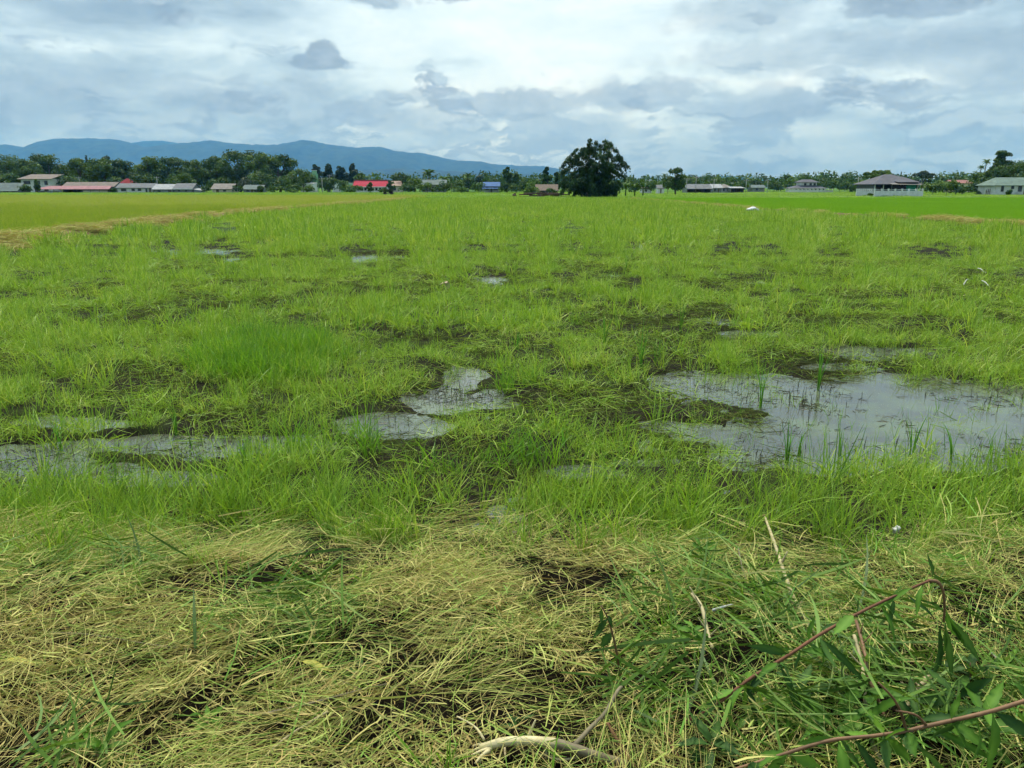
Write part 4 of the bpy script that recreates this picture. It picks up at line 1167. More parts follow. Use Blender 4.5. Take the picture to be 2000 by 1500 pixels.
for k, (px, py) in enumerate(edge + inner):
    c = atY(px, py, YB)
    tx, tz = c[0] - PB[0], max(c[2], .5)
    ty = rng.normal() * (1.0 if k < len(edge) else 2.2)
    x0, y0 = rng.normal() * 1.3, rng.normal() * 1.1
    out_ = 1 if tx > 0 else -1
    # culms rise, arch over and droop at the tip
    top_ = np.array([tx * .86, ty * .8, tz + .25]); tip_ = np.array([tx, ty, tz - .15])
    m1 = np.array([x0 + (tx - x0) * .30, y0 + (ty - y0) * .3, tz * .55])
    pts = np.array([[x0, y0, -.05], m1, top_, tip_])
    if k % 3 == 0: MB().tube([tuple(p_) for p_ in pts], [.05, .042, .022, .01], 5).build('culm', M_culm, o, True)
    tone = .08 + .72 * rng.random()
    lobes = []
    for t in np.linspace(.25 if k % 2 else .1, 1, 8):
        u = t * 3; i_ = min(int(u), 2); f = u - i_
        p_ = pts[i_] * (1 - f) + pts[i_ + 1] * f
        lobes.append((p_[0], p_[1], max(p_[2], .35), (.72 - .42 * t) * (.8 + .4 * rng.random()), tone))
    lobes.append((tx + out_ * .12, ty, max(tz - .45, .25), .26, tone)); lobes.append((tx + out_ * .2, ty, max(tz - .8, .2), .18, tone))
    V, F, bc = leaves_on(rng, lobes, 520, .20, droop=.7, aspect=.32)
    VV.append(V); FF.append(F + off); BB.append(bc); off += len(V)
V = np.concatenate(VV); V[:, 2] = np.maximum(V[:, 2], .05)
link('foliage', npmesh('foliage', V, np.concatenate(FF), [LM['bamboo']], attrs={'bc': np.concatenate(BB)}), o)
# feathery tips above the crown
for (px, py) in ((1151, 279), (1184, 283), (1192, 283), (1126, 296), (1100, 322), (1224, 326), (1165, 284), (1132, 292)):
    c0 = atY(px - 4, py + 22, YB); c1 = atY(px, py, YB)
    tipL = [(c0[0] + (c1[0] - c0[0]) * t - PB[0], 0, c0[2] + (c1[2] - c0[2]) * t, .30 * (1.15 - .8 * t), .4) for t in np.linspace(0, 1, 7)]
    V, F, bc = leaves_on(rng, tipL, 120, .18, droop=.5, aspect=.3)
    link('tip_spray', npmesh('tip_spray', V, F, [LM['bamboo']], attrs={'bc': bc}), o)
# ------------------------------------------------------------------ village
M_white = plain('white_render', (.62, .63, .60), var=.14, scale=1.2)
M_cream = plain('cream_render', (.56, .50, .38), var=.14, scale=1.2)
M_grey = plain('grey_board', (.22, .235, .23), var=.25, scale=1.5)
M_dark = plain('dark_opening', (.012, .013, .013), var=.2)
M_porch = plain('dim_porch_wall', (.10, .10, .095), var=.3, scale=1.5)  # shade under the eaves is put into this wall colour
M_glass = plain('dark_window_glass', (.03, .035, .04), rough=.15, var=.1, spec=.6)
M_wood = plain('weathered_wood', (.12, .088, .058), var=.4, scale=2)
M_green = plain('teal_cloth', (.02, .17, .125), var=.2)
M_lime = plain('pale_green_paint', (.27, .50, .27), var=.12)
M_net = plain('black_shade_net', (.010, .010, .014), var=.2)
def roofm(name, c, var=.2):
    """ribbed sheet roofing: stripes run down the slope"""
    m, N, out = new_mat(name)
    nt = m.node_tree
    t = nn(nt, 'ShaderNodeTexCoord')
    s_ = nn(nt, 'ShaderNodeSeparateXYZ'); nt.links.new(t.outputs['Object'], s_.inputs[0])
    rib = N.math('SINE', N.math('MULTIPLY', s_.outputs[0], 16.0))
    st = N.noise(t.outputs['Object'], .8, 6, .65)
    c = tuple(x * .55 for x in c)
    a = tuple(x * (1 - var) for x in c); b = tuple(min(x * (1 + var), .9) for x in c)
    p = nn(nt, 'ShaderNodeBsdfPrincipled')
    N.put(p.inputs['Base Color'], N.mix(N.smooth(st, .3, .7), a, b)); p.inputs['Roughness'].default_value = .75; p.inputs['Specular IOR Level'].default_value = .15
    bp = nn(nt, 'ShaderNodeBump'); bp.inputs['Strength'].default_value = .5; bp.inputs['Distance'].default_value = .05
    N.put(bp.inputs['Height'], rib); nt.links.new(bp.outputs[0], p.inputs['Normal'])
    nt.links.new(p.outputs[0], out.inputs[0])
    return m
R_tan = roofm('tan_roof', (.27, .225, .19)); R_pink = roofm('pink_roof', (.44, .22, .23)); R_grey = roofm('grey_roof', (.22, .235, .24))
R_green = roofm('grey_green_roof', (.17, .225, .205)); R_white = roofm('white_roof', (.48, .50, .50)); R_red = roofm('red_roof', (.30, .022, .035)); R_rose = roofm('crimson_roof', (.50, .022, .055)); R_rosel = roofm('pale_crimson_roof', (.52, .17, .17))
R_beige = roofm('beige_grey_roof', (.30, .275, .24)); R_blue = roofm('blue_roof', (.085, .19, .42)); R_thatch = plain('thatch', (.085, .062, .042), var=.35, scale=3); R_slate = roofm('slate_roof', (.15, .15, .17)); R_sand = roofm('sandy_roof', (.50, .36, .28)); R_mint = roofm('mint_roof', (.20, .29, .235)); R_terra = roofm('terracotta_roof', (.42, .20, .17))

def house(name, label, px0, px1, eave, ridge, Y, rtype, wall, roof, wins=(), doors=(), depth=6.0, over=.5, cat='house', base=0.0, open_front=False, posts=0, ridge_in=None, tilt=0.0, fascia=None):
    mp = Y * CP / FPX
    W_ = (px1 - px0) * mp
    cx = (px0 + px1) / 2
    P = atY(cx, 366, Y)
    he, hr = atY(cx, eave, Y)[2], atY(cx, ridge, Y + depth * .5)[2]
    he = max(he, .8); hr = max(hr, he + .25)
    o = empty(name, (P[0], Y, base), label, cat, rz=tilt)
    hw = W_ / 2 - over; D_ = depth
    if open_front:
        mb = MB().box(-hw, hw, D_ - .15, D_, -.1, he).box(-hw, -hw + .12, .5, D_ - .15, -.1, he).box(hw - .12, hw, .5, D_ - .15, -.1, he)
        mb.build('wall', wall, o)
        for k in range(posts):
            x = -hw + .1 + (2 * hw - .2) * k / max(posts - 1, 1)
            MB().box(x - .08, x + .08, .05, .21, -.1, he).build('post', M_white if wall is M_porch else M_wood, o)
    else:
        MB().box(-hw, hw, 0, D_, -.1, he).build('wall', wall, o)
    H2 = W_ / 2; yo, y1 = -over, D_ + over
    t_ = .12
    e0 = he - .12
    mb = MB()
    if rtype == 'gable_x':
        ym = D_ / 2
        mb.slab([(-H2, yo, e0), (H2, yo, e0), (H2, ym, hr), (-H2, ym, hr)], t_); mb.slab([(H2, y1, e0), (-H2, y1, e0), (-H2, ym + .004, hr), (H2, ym + .004, hr)], t_)
        g = MB().hull([(-hw, .05, he), (-hw, D_ - .05, he), (-hw, ym, hr - .25)], [(-hw + .1, .05, he), (-hw + .1, D_ - .05, he), (-hw + .1, ym, hr - .25)])
        g.hull([(hw - .1, .05, he), (hw - .1, D_ - .05, he), (hw - .1, ym, hr - .25)], [(hw, .05, he), (hw, D_ - .05, he), (hw, ym, hr - .25)])
        g.build('gable', wall, o)
    elif rtype == 'gable_y':
        mb.slab([(-H2, y1, e0), (-H2, yo, e0), (0, yo, hr), (0, y1, hr)], t_); mb.slab([(H2, yo, e0), (H2, y1, e0), (.004, y1, hr), (.004, yo, hr)], t_)
        MB().hull([(-hw, .0, he), (hw, .0, he), (0, .0, hr - .3)], [(-hw, .12, he), (hw, .12, he), (0, .12, hr - .3)]).build('gable', wall, o)
    elif rtype == 'hip':
        q = ridge_in if ridge_in is not None else min(D_ * .5, H2 * .9)
        ym = D_ / 2
        c = [(-H2, yo, e0), (H2, yo, e0), (H2, y1, e0), (-H2, y1, e0)]; a, b = (-H2 + q, ym, hr), (H2 - q, ym, hr)
        mb.slab([c[0], c[1], b, a], .1); mb.slab([c[2], c[3], a, b], .1)
        mb.hull([(c[1][0], c[1][1], c[1][2] - .1), (c[2][0], c[2][1], c[2][2] - .1), (b[0], b[1], b[2] - .1)], [c[1], c[2], b]); mb.hull([(c[3][0], c[3][1], c[3][2] - .1), (c[0][0], c[0][1], c[0][2] - .1), (a[0], a[1], a[2] - .1)], [c[3], c[0], a])
    elif rtype == 'shed':
        mb.slab([(-H2, yo, e0), (H2, yo, e0), (H2, y1, hr), (-H2, y1, hr)], t_)
    mb.build('roof', roof, o)
    if fascia is not None:
        MB().box(-H2, H2, yo - .05, yo - .004, e0 - .22, e0 + .04).build('fascia', fascia, o)
    for (a, b, c, d) in wins:
        x0, x1 = -hw + 2 * hw * a, -hw + 2 * hw * b
        z0, z1 = he * c, he * d
        f = MB().box(x0, x1, -.06, -.004, z0, z1).build('window', M_grey, o)
        MB().box(x0 + .06, x1 - .06, -.085, -.062, z0 + .06, z1 - .06).build('pane', M_glass, f)
    for (a, b, d) in doors:
        x0, x1 = -hw + 2 * hw * a, -hw + 2 * hw * b
        dd = MB().box(x0, x1, -.07, -.004, 0, he * d).build('door', M_wood, o)
    return o

house('farm_shed', 'low grey green roofed shed at the left edge of the photo', -26, 36, 371, 357, 258, 'gable_x', M_grey, R_green, [(.15, .3, .2, .7), (.5, .68, .2, .7)], [(.8, .9, .85)], 7, cat='shed', fascia=M_white)
h = house('two_storey_house', 'two storey white house with flat tan roof behind shrubs', 38, 104, 349, 340, 278, 'shed', M_white, R_tan, [(.08, .32, .60, .84), (.44, .66, .60, .84), (.80, .92, .55, .85), (.08, .30, .12, .38), (.78, .92, .12, .4)], [(.44, .6, .36)], 7, over=.9)
MB().box(2.1, 2.3, -.25, -.004, .1, 4.6).build('downpipe', M_white, h)
h = house('long_shed', 'long open shed with tan roof and pink lean-to awning', 120, 224, 364, 355.5, 266, 'gable_x', M_grey, R_tan, depth=7, over=.3, cat='shed', open_front=True, posts=5)
mp = 266 * CP / FPX
zA, zB = atY(150, 369.5, 262)[2], atY(150, 363, 266)[2]
x0, x1 = (84 - 172) * mp, (228 - 172) * mp
MB().slab([(x0, -5.2, zA), (x1, -5.2, zA), (x1 - 1.2, -.6, zB), (x0 + 2.5, -.6, zB)], .09).build('awning', R_pink, h)
for k in range(9):
    x = x0 + .3 + (x1 - x0 - .6) * k / 8
    MB().box(x - .06, x + .06, -5.0, -4.88, -.1, zA - .08).build('post', M_wood, h)
MB().box(x0 + 1, x0 + 8, -4.6, -4.45, -.05, .75).build('half_wall', M_grey, h)
MB().box(x1 - 9, x1 - 1, -4.6, -4.45, -.05, .8).build('half_wall', M_cream, h)
house('red_roofed_house', 'small house with dark red hipped roof behind the sheds', 227, 260, 361, 348.5, 284, 'hip', M_cream, R_red, [(.3, .5, .3, .7)], depth=6, ridge_in=2.6)
house('blue_grey_shed', 'pale blue grey shed with dark windows below the red roof', 226, 300, 366, 358, 264, 'gable_x', M_white, R_grey, [(.40, .50, .35, .8), (.58, .68, .35, .8), (.80, .86, .1, .8), (.1, .25, .3, .8)], [(.90, .97, .9)], 6, cat='shed')
house('white_metal_shed', 'low shed with whitish metal roof left of the grey barn', 296, 340, 369, 359.5, 262, 'gable_x', M_grey, R_white, [(.2, .38, .2, .7)], [(.75, .9, .9)], 7, cat='shed')
h = house('grey_barn', 'grey gabled barn with white eaves board and lean-to', 337, 377, 368, 358, 262, 'gable_x', M_grey, R_grey, [(.2, .35, .3, .7), (.6, .75, .3, .7)], (), 7, cat='barn', fascia=M_white)
mp = 262 * CP / FPX
MB().slab([(20 * mp, -.2, 1.2), (36 * mp, -.2, .85), (36 * mp, 4, .95), (20 * mp, 4, 1.6)], .09).build('lean_to_roof', R_white, h)
MB().box(21 * mp, 35 * mp, 0, 3.8, -.05, .75).build('lean_to_wall', M_grey, h)
house('cream_house', 'small cream walled house with beige grey roof beside dark shrubs', 411, 455, 368.5, 358.5, 262, 'gable_x', M_cream, R_beige, [(.55, .72, .3, .75)], [(.2, .34, .85)], 7)
house('green_roofed_cottage', 'cottage with pale grey green roof right of the cream house', 472, 513, 369, 361, 262, 'gable_x', M_grey, R_green, [(.15, .35, .25, .75), (.6, .8, .25, .75)], [(.42, .54, .85)], 6)
# low white building, tower and wall
h = house('white_low_building', 'low white flat building at the foot of the pale green tower', 586, 613, 358, 356.5, 292, 'shed', M_white, R_white, [(.2, .35, .4, .8), (.6, .8, .4, .8)], [(.42, .54, .7)], 6, over=.15, cat='building')
PT = atY(608, 366, 296); zt = atY(608, 333, 296)[2]
o = empty('painted_tower', (PT[0], 302, 0), 'narrow pale green tower rising above the white low building', 'tower')
MB().box(-.75, .75, -.5, .5, -.1, zt).build('shaft', M_lime, o)
MB().box(-.85, .85, -.6, .6, zt + .004, zt + .25).build('cap', M_white, o)
MB().box(1.0, 1.25, -.15, .15, -.1, zt * .86).build('side_post', M_lime, o)
PT = atY(657, 366, 290); zt = atY(657, 356.5, 290)[2]
o = empty('white_gate_wall', (PT[0], 290, 0), 'white block of wall right of the round dark tree', 'wall')
MB().box(-1.5, 1.5, 0, .3, -.1, zt).build('panel', M_white, o); MB().box(-1.6, 1.6, -.05, .35, zt + .004, zt + .15).build('coping', M_white, o)
PT = atY(677, 366, 291); zt = atY(677, 357, 291)[2]
o = empty('green_wall', (PT[0], 291, 0), 'long low pale green wall leading to the red hall', 'wall')
MB().box(-2.2, 2.3, .0, .25, -.1, zt - .2).build('panel', M_lime, o); MB().box(-2.3, 2.4, -.05, .3, zt - .196, zt).build('coping', M_white, o)
h = house('red_hall', 'long hall with bright crimson metal roof behind shrubs', 688, 758, 364, 353, 272, 'gable_x', M_white, R_rose, [(.1 + .11 * k, .17 + .11 * k, .35, .8) for k in range(8)], (), 9, over=.4, cat='hall', fascia=M_white)
mp = 272 * CP / FPX; zr = atY(700, 353, 276.5)[2]
MB().box(-35 * mp, 35 * mp, 4.3, 4.7, zr - .05, zr + .28).build('ridge_cap', R_rosel, h)
house('tan_gable_house', 'house with sandy pink gable roof at the right end of the red hall', 756, 786, 362, 353.5, 276, 'hip', M_cream, R_sand, [(.3, .6, .3, .7)], depth=6, ridge_in=4.6)
house('hidden_grey_house', 'grey house half hidden behind palms and shrubs', 822, 872, 360, 351, 282, 'gable_x', M_grey, R_green, [(.1, .3, .3, .75), (.4, .6, .3, .75), (.7, .9, .3, .75)], (), 7)
h = house('blue_roofed_house', 'small house with bright blue roof and white walls', 943, 977, 363, 355.5, 262, 'gable_x', M_white, R_blue, [(.08, .32, .45, .85), (.62, .92, .45, .85)], [(.44, .56, .8)], 6)
MB().slab([(-3, -2.0, 1.45), (3, -2.0, 1.45), (3, -.1, 1.75), (-3, -.1, 1.75)], .07).build('porch_roof', R_blue, h)
for x in (-2.8, 2.8): MB().box(x - .06, x + .06, -1.9, -1.78, -.1, 1.4).build('post', M_white, h)
h = house('thatched_hut', 'old brown thatched hut left of the bamboo clump', 1046, 1092, 371, 360, 168, 'gable_x', M_wood, R_thatch, [(.2, .4, .3, .8)], [(.6, .75, .9)], 5, cat='hut')
# timber pile and fence in front of the hut
P0, P1 = atY(1003, 384, 146), atY(1106, 384, 146)
o = empty('timber_pile', (P0[0], 146, 0), 'dark pile of logs and boards between the hut and the field', 'pile')
rng = np.random.default_rng(5)
M_log = plain('reddish_old_log', (.085, .050, .032), var=.45, scale=3)
for k in range(22):
    x = .3 + (P1[0] - P0[0] - 1.6) * rng.random(); lay = rng.integers(0, 4); L_ = 1.2 + 1.6 * rng.random()
    y_ = rng.normal() * .3
    MB().tube([(x, y_, .12 + .2 * lay), (x + L_ * .5, y_ + .05, .13 + .2 * lay), (x + L_, y_ + .12 * rng.normal(), .12 + .2 * lay)], [.11, .12, .10], 7).build('log', M_log if k % 3 else M_wood, o, True)
MB().tube([(.2, 0, .0), (.15, .1, .5), (.35, .1, .85)], [.45, .38, .15], 8).build('stump', M_log, o, True)
# right of the bamboo
house('pale_shed', 'small pale roofed shed just right of the banana plants', 1252, 1276, 367, 360, 236, 'gable_x', M_white, R_beige, [(.3, .5, .3, .7)], depth=5, cat='shed')
house('white_outhouse', 'tiny white outhouse beside the single round tree', 1283, 1299, 367, 361, 222, 'gable_x', M_white, R_grey, (), [(.4, .6, .8)], depth=3, over=.25, cat='outhouse')
house('open_grey_barn', 'open grey barn behind the utility poles', 1340, 1392, 368, 359.5, 262, 'gable_x', M_grey, R_grey, depth=8, cat='barn', open_front=True, posts=4)
house('white_cottage', 'white roofed cottage right of the open grey barn', 1385, 1412, 366.5, 359.5, 282, 'gable_x', M_grey, R_white, [(.3, .5, .3, .8)], [(.7, .8, .9)], 6)
house('white_walled_cottage', 'white walled cottage at the centre of the right row', 1404, 1432, 366, 359.5, 286, 'hip', M_white, R_beige, [(.25, .4, .3, .8), (.6, .8, .3, .8)], (), 6)
house('long_low_shed', 'long low thin roofed shed left of a utility pole', 1426, 1456, 366.5, 364.5, 280, 'shed', M_grey, R_white, depth=5, cat='shed', open_front=True, posts=4)
house('far_green_shed', 'far shed with dull roof between two utility poles', 1466, 1496, 366, 361, 330, 'gable_x', M_grey, R_green, [(.3, .5, .3, .8)], depth=6, cat='shed')
# tiered white house
h = house('white_tiered_house', 'white tiered house with grey brown roofs behind a white fence', 1548, 1616, 367, 360.5, 318, 'hip', M_white, R_slate, [(.06 + .12 * k, .13 + .12 * k, .3, .8) for k in range(8)], (), 9)
mp = 318 * CP / FPX
zu = atY(1580, 355.5, 321)[2]; zt = atY(1580, 350.5, 323)[2]
MB().box(-3.0, 3.6, 2.5, 7.5, atY(1580, 362, 320)[2], zu).build('upper_storey', M_white, h)
q = MB(); q.slab([(-3.7, 1.8, zu - .1), (4.3, 1.8, zu - .1), (2.3, 5, zt), (-1.7, 5, zt)], .1); q.slab([(4.3, 8.2, zu - .1), (-3.7, 8.2, zu - .1), (-1.7, 5.004, zt), (2.3, 5.004, zt)], .1); q.slab([(4.3, 1.85, zu - .1), (4.3, 8.15, zu - .1), (2.31, 5.1, zt), (2.31, 4.9, zt)], .1); q.slab([(-3.7, 8.15, zu - .1), (-3.7, 1.85, zu - .1), (-1.71, 4.9, zt), (-1.71, 5.1, zt)], .1)
q.build('upper_roof', R_slate, h)
for x in (-1.6, .6, 2.2):
    w_ = MB().box(x, x + 1.0, 2.43, 2.496, zu - 1.3, zu - .4).build('window', M_grey, h); MB().box(x + .08, x + .92, 2.40, 2.428, zu - 1.2, zu - .5).build('pane', M_glass, w_)
P0, P1 = atY(1541, 374, 306), atY(1626, 374, 306)
def wall_fence(name, label, P0, P1, Y, h, npost, ph, mat=M_white, Yend=None):
    o = empty(name, (P0[0], Y, 0), label, 'wall')
    L_ = P1[0] - P0[0]
    MB().box(0, L_, -.08, .08, -.1, h).build('panel', mat, o)
    for k in range(npost):
        x = L_ * k / (npost - 1)
        MB().box(x - .12, x + .12, -.14, .14, -.1, ph).build('post', mat, o)
    if ph > h + .2: MB().box(0, L_, -.03, .03, ph - .22, ph - .14).build('rail', mat, o)
    return o
wall_fence('garden_wall', 'white garden wall in front of the tiered house', P0, P1, 306, .8, 12, 1.5)
# grey hip-roofed house with walled yard
YH = 172
h = house('grey_hipped_house', 'single storey house with wide grey hipped roof and open porch', 1702, 1800, 358.5, 340.5, YH, 'hip', M_porch, R_slate, depth=9, open_front=True, posts=6, ridge_in=4.6, over=.7)
mp = YH * CP / FPX
ze = atY(1750, 358.5, YH)[2]
q = MB(); zr2 = atY(1764, 345, YH + 1)[2]
q.slab([(-.2, -.9, ze + .3), (4.6, -.9, ze + .3), (2.4, 2.6, zr2), (2.0, 2.6, zr2)], .1); q.slab([(4.6, -.9, ze + .3), (4.2, 4.6, ze + 1.0), (2.41, 4.4, zr2), (2.41, 2.6, zr2)], .1); q.slab([(-.6, 4.6, ze + 1.0), (-.2, -.9, ze + .3), (1.99, 2.6, zr2), (1.99, 4.4, zr2)], .1)
q.build('cross_hip_roof', R_slate, h)
MB().box(-1.7, 1.1, -1.5, -1.42, .55, 2.25).build('shade_net', M_net, h)
MB().box(1.5, 3.6, -1.3, -1.22, .7, 2.5).build('cloth_screen', M_green, h)
MB().slab([(-1.9, -1.9, 2.45), (4.6, -1.9, 2.35), (4.6, -.2, 2.6), (-1.9, -.2, 2.7)], .06).build('porch_awning', R_beige, h)
MB().box(-3.8, -2.2, 2, 2.1, .9, 1.9).build('shutter', M_wood, h)
P0, P1 = atY(1708, 380, 165), atY(1801, 380, 165)
wall_fence('yard_wall', 'solid white wall in front of the grey hipped house', P0, P1, 165, atY(1750, 372.5, 165)[2], 8, atY(1750, 368.5, 165)[2])
P0, P1 = atY(1673, 378, 172), atY(1706, 378, 172)
wall_fence('yard_fence', 'white fence with posts at the left of the grey hipped house', P0, P1, 172, atY(1690, 373, 172)[2], 9, atY(1690, 368.5, 172)[2])
house('terracotta_roofed_house', 'far house with terracotta roof behind the green thicket', 1856, 1898, 357, 351.5, 300, 'gable_x', M_cream, R_terra, [(.2, .4, .3, .8)], depth=6)
h = house('mint_roofed_house', 'white house with mint green roof at the right edge', 1941, 2048, 361, 346.5, 182, 'hip', M_white, R_mint, [(.10, .16, .35, .92), (.30, .36, .6, .92), (.44, .52, .35, .92), (.66, .74, .35, .92)], [(.56, .62, .85)], 7, ridge_in=2.2)
MB().box(-1.3, -.3, -.5, -.1, .55, .62).build('bench_slab', M_grey, h)
P0 = atY(1925, 380, 184)
o = empty('wooden_pen', (P0[0], 184, 0), 'dark wooden pen left of the mint roofed house', 'fence')
for k in range(8): MB().box(k * .42, k * .42 + .16, -.05, .05, -.1, 1.3 + .1 * (k % 3)).build('picket', M_wood, o)
MB().box(-.1, 3.2, .052, .10, .9, 1.0).build('rail', M_wood, o)

# field shelter / cart in the field edge
P0 = atY(759, 382, 190)
o = empty('field_cart', (P0[0], 190, 0), 'small dark cart with posts parked at the field edge below the red hall', 'cart')
MB().box(-1.3, 1.2, -.6, .6, .35, .5).build('deck', M_wood, o)
for x in (-1.1, 1.0):
    for y_ in (-.5, .5): MB().box(x - .05, x + .05, y_ - .05, y_ + .05, .5, 1.25).build('post', M_wood, o)
MB().box(-1.2, 1.1, -.55, .55, 1.25, 1.32).build('top_frame', M_wood, o)
for x in (-.8, .8):
    for y_ in (-.68, .62):
        c = [(x + .34 * math.cos(a), y_, .34 + .34 * math.sin(a)) for a in np.linspace(0, 2 * math.pi, 13)[:-1]]
        MB().hull(c, [(p_[0], p_[1] + .06, p_[2]) for p_ in c]).build('wheel', M_net, o)
MB().box(.2, 1.0, -.5, .5, .504, .95).build('load', M_net, o)

# utility poles
M_conc = plain('pole_concrete', (.36, .35, .33), var=.15)
def pole(px, top, Y, label, arm=True, cat='utility pole', name='utility_pole', r=.13):
    P = atY(px, 366, Y); H = atY(px, top, Y)[2]
    o = empty(name, (P[0], Y, 0), label, cat, 'utility poles along the village' if arm else None)
    MB().tube([(0, 0, -.1), (0, 0, H * .5), (0, 0, H)], [r, r * .85, r * .65], 8).build('post', M_conc if arm else M_wood, o, True)
    if arm:
        MB().box(-.9, .9, -.17, -.08, H - .45, H - .33).build('crossarm', M_conc, o)
        for x in (-.8, 0, .8): MB().tube([(x, -.12, H - .33), (x, -.12, H - .12)], [.05, .04], 6).build('insulator', M_white, o)
pole(629.5, 347, 255, 'utility pole beside the round dark tree left of the red hall')
pole(645, 341, 330, 'far utility pole rising before the dark clump of trees')
pole(1341, 347, 240, 'utility pole just right of the single round tree')
pole(1359, 344, 262, 'utility pole at the left end of the open grey barn')
pole(1394, 349, 270, 'utility pole in front of the white roofed cottage')
pole(1457, 351, 275, 'utility pole at the end of the long low shed')
pole(1499, 350, 290, 'utility pole between the far shed and the tiered house')
pole(1675, 346, 240, 'utility pole left of the yard fence of the grey hipped house')
pole(308, 345, 280, 'pale utility pole above the white metal shed')
pole(156.5, 345, 280, 'pale utility pole above the tan roof of the long shed')
pole(1268, 350, 262, 'utility pole above the pale shed right of the bananas')
pole(882, 358, 246, 'thin bare wooden pole before the shrubs left of the blue roof', False, 'pole', 'wooden_pole', .08)
pole(47, 372, 170, 'short pale stake in the far left rice field', False, 'stake', 'field_stake', .05)
pole(246, 372, 165, 'short pale stake in the rice before the blue grey shed', False, 'stake', 'field_stake', .05)
pole(1147, 376, 126, 'short leaning stake in front of the bamboo clump', False, 'stake', 'field_stake', .03)

# wires between the poles
M_wire = plain('black_wire', (.02, .02, .02), var=.1)
def wires(pa, pb, label):
    A_, B_ = [np.array([atY(p_, 366, y)[0], y, atY(p_, t, y)[2] - .12]) for (p_, t, y) in (pa, pb)]
    o = empty('power_line', tuple(A_), label, 'wire')
    for dx in (-.8, 0, .8):
        pts = [tuple((B_ - A_) * t + np.array([dx, -.12, -1.0 * 4 * t * (1 - t) * .8])) for t in np.linspace(0, 1, 9)]
        MB().tube(pts, [.022] * 9, 4, False).build('wire', M_wire, o)
wires((1341, 347, 240), (1359, 344, 262), 'wires between the two poles beside the single round tree')
wires((1359, 344, 262), (1394, 349, 270), 'wires above the open grey barn')
wires((1394, 349, 270), (1457, 351, 275), 'wires above the white cottages')
wires((1457, 351, 275), (1499, 350, 290), 'wires above the far green shed')
wires((629.5, 347, 255), (645, 341, 330), 'wires before the dark clump of trees left of the red hall')
# haze: pale blue air between here and the hills
m, N, out = new_mat('haze_air')
pv = nn(m.node_tree, 'ShaderNodeVolumePrincipled')
pv.inputs['Color'].default_value = (.12, .44, 1.0, 1)
pv.inputs['Density'].default_value = 0.85e-4
pv.inputs['Absorption Color'].default_value = (1, 1, 1, 1)
pv.inputs['Anisotropy'].default_value = 0.0
m.node_tree.links.new(pv.outputs[0], out.inputs['Volume'])
hz_ = MB().box(-13500, 13500, -60, 12100, -6, 760).build('haze', m)
tag(hz_, 'thin blue air between the field and the distant hills', 'haze', kind='stuff')
# ------------------------------------------------------------------ things lying and growing on the near bank
LW = leaf_mat('weed_leaf', (.030, .085, .010), (.080, .190, .018), (.15, .30, .035), .4)
LWd = leaf_mat('shaded_weed_leaf', (.012, .038, .008), (.032, .085, .014), (.07, .15, .025), .35)  # darker copy of the weed leaf, shade put into its colours
M_red = plain('reddish_stem', (.135, .058, .028), rough=.8, var=.3, scale=14, bump=.2)
M_brn = plain('brown_stem', (.15, .080, .036), rough=.6, var=.35, scale=14, bump=.25)
M_tw = plain('olive_twig', (.15, .125, .070), rough=.7, var=.3, scale=16, bump=.2)
M_peel = plain('peeled_wood', (.46, .40, .21), rough=.6, var=.2, scale=18, bump=.2)
M_stalk = plain('pale_dry_stalk', (.34, .29, .15), rough=.65, var=.28, scale=14, bump=.25)
M_scrap = plain('whitish_plastic', (.46, .46, .40), rough=.4, var=.15, scale=10)
M_sack = plain('white_sack_cloth', (.56, .57, .55), rough=.8, var=.12, scale=5, bump=.3)
M_pink = plain('pinkish_wrapper', (.60, .42, .33), rough=.6, var=.25, scale=12)
frng = np.random.default_rng(99)
def G(px, py, h=0.0):
    """point h above the bank surface seen at this photo pixel"""
    z = .2
    for _ in range(6):
        p_ = at(px, py, z)
        z = float(ground_z(np.array([p_[0]]), np.array([p_[1]]))[0]) + h
    return at(px, py, z)
def smooth_path(pts, n=14):
    pts = np.array(pts, float); k = len(pts)
    t = np.linspace(0, k - 1, n); out_ = []
    for u in t:
        i = min(int(u), k - 2); f = u - i
        p0, p1, p2, p3 = pts[max(i - 1, 0)], pts[i], pts[i + 1], pts[min(i + 2, k - 1)]
        out_.append(.5 * (2 * p1 + (p2 - p0) * f + (2 * p0 - 5 * p1 + 4 * p2 - p3) * f * f + (3 * p1 - p0 - 3 * p2 + p3) * f ** 3))
    return np.array(out_)
def stem(name, pts, r0, r1, mat, parent, n=16, knobs=0.0, sides=8):
    pa = smooth_path(pts, n)
    rr = np.linspace(r0, r1, n) * (1 + knobs * (frng.random(n) - .3))
    o = MB().tube([tuple(p_ - O0(parent)) for p_ in pa], rr, sides).build(name, mat, parent, True)
    return o, pa
def O0(parent):
    return np.array(parent.location) if parent is not None else np.zeros(3)
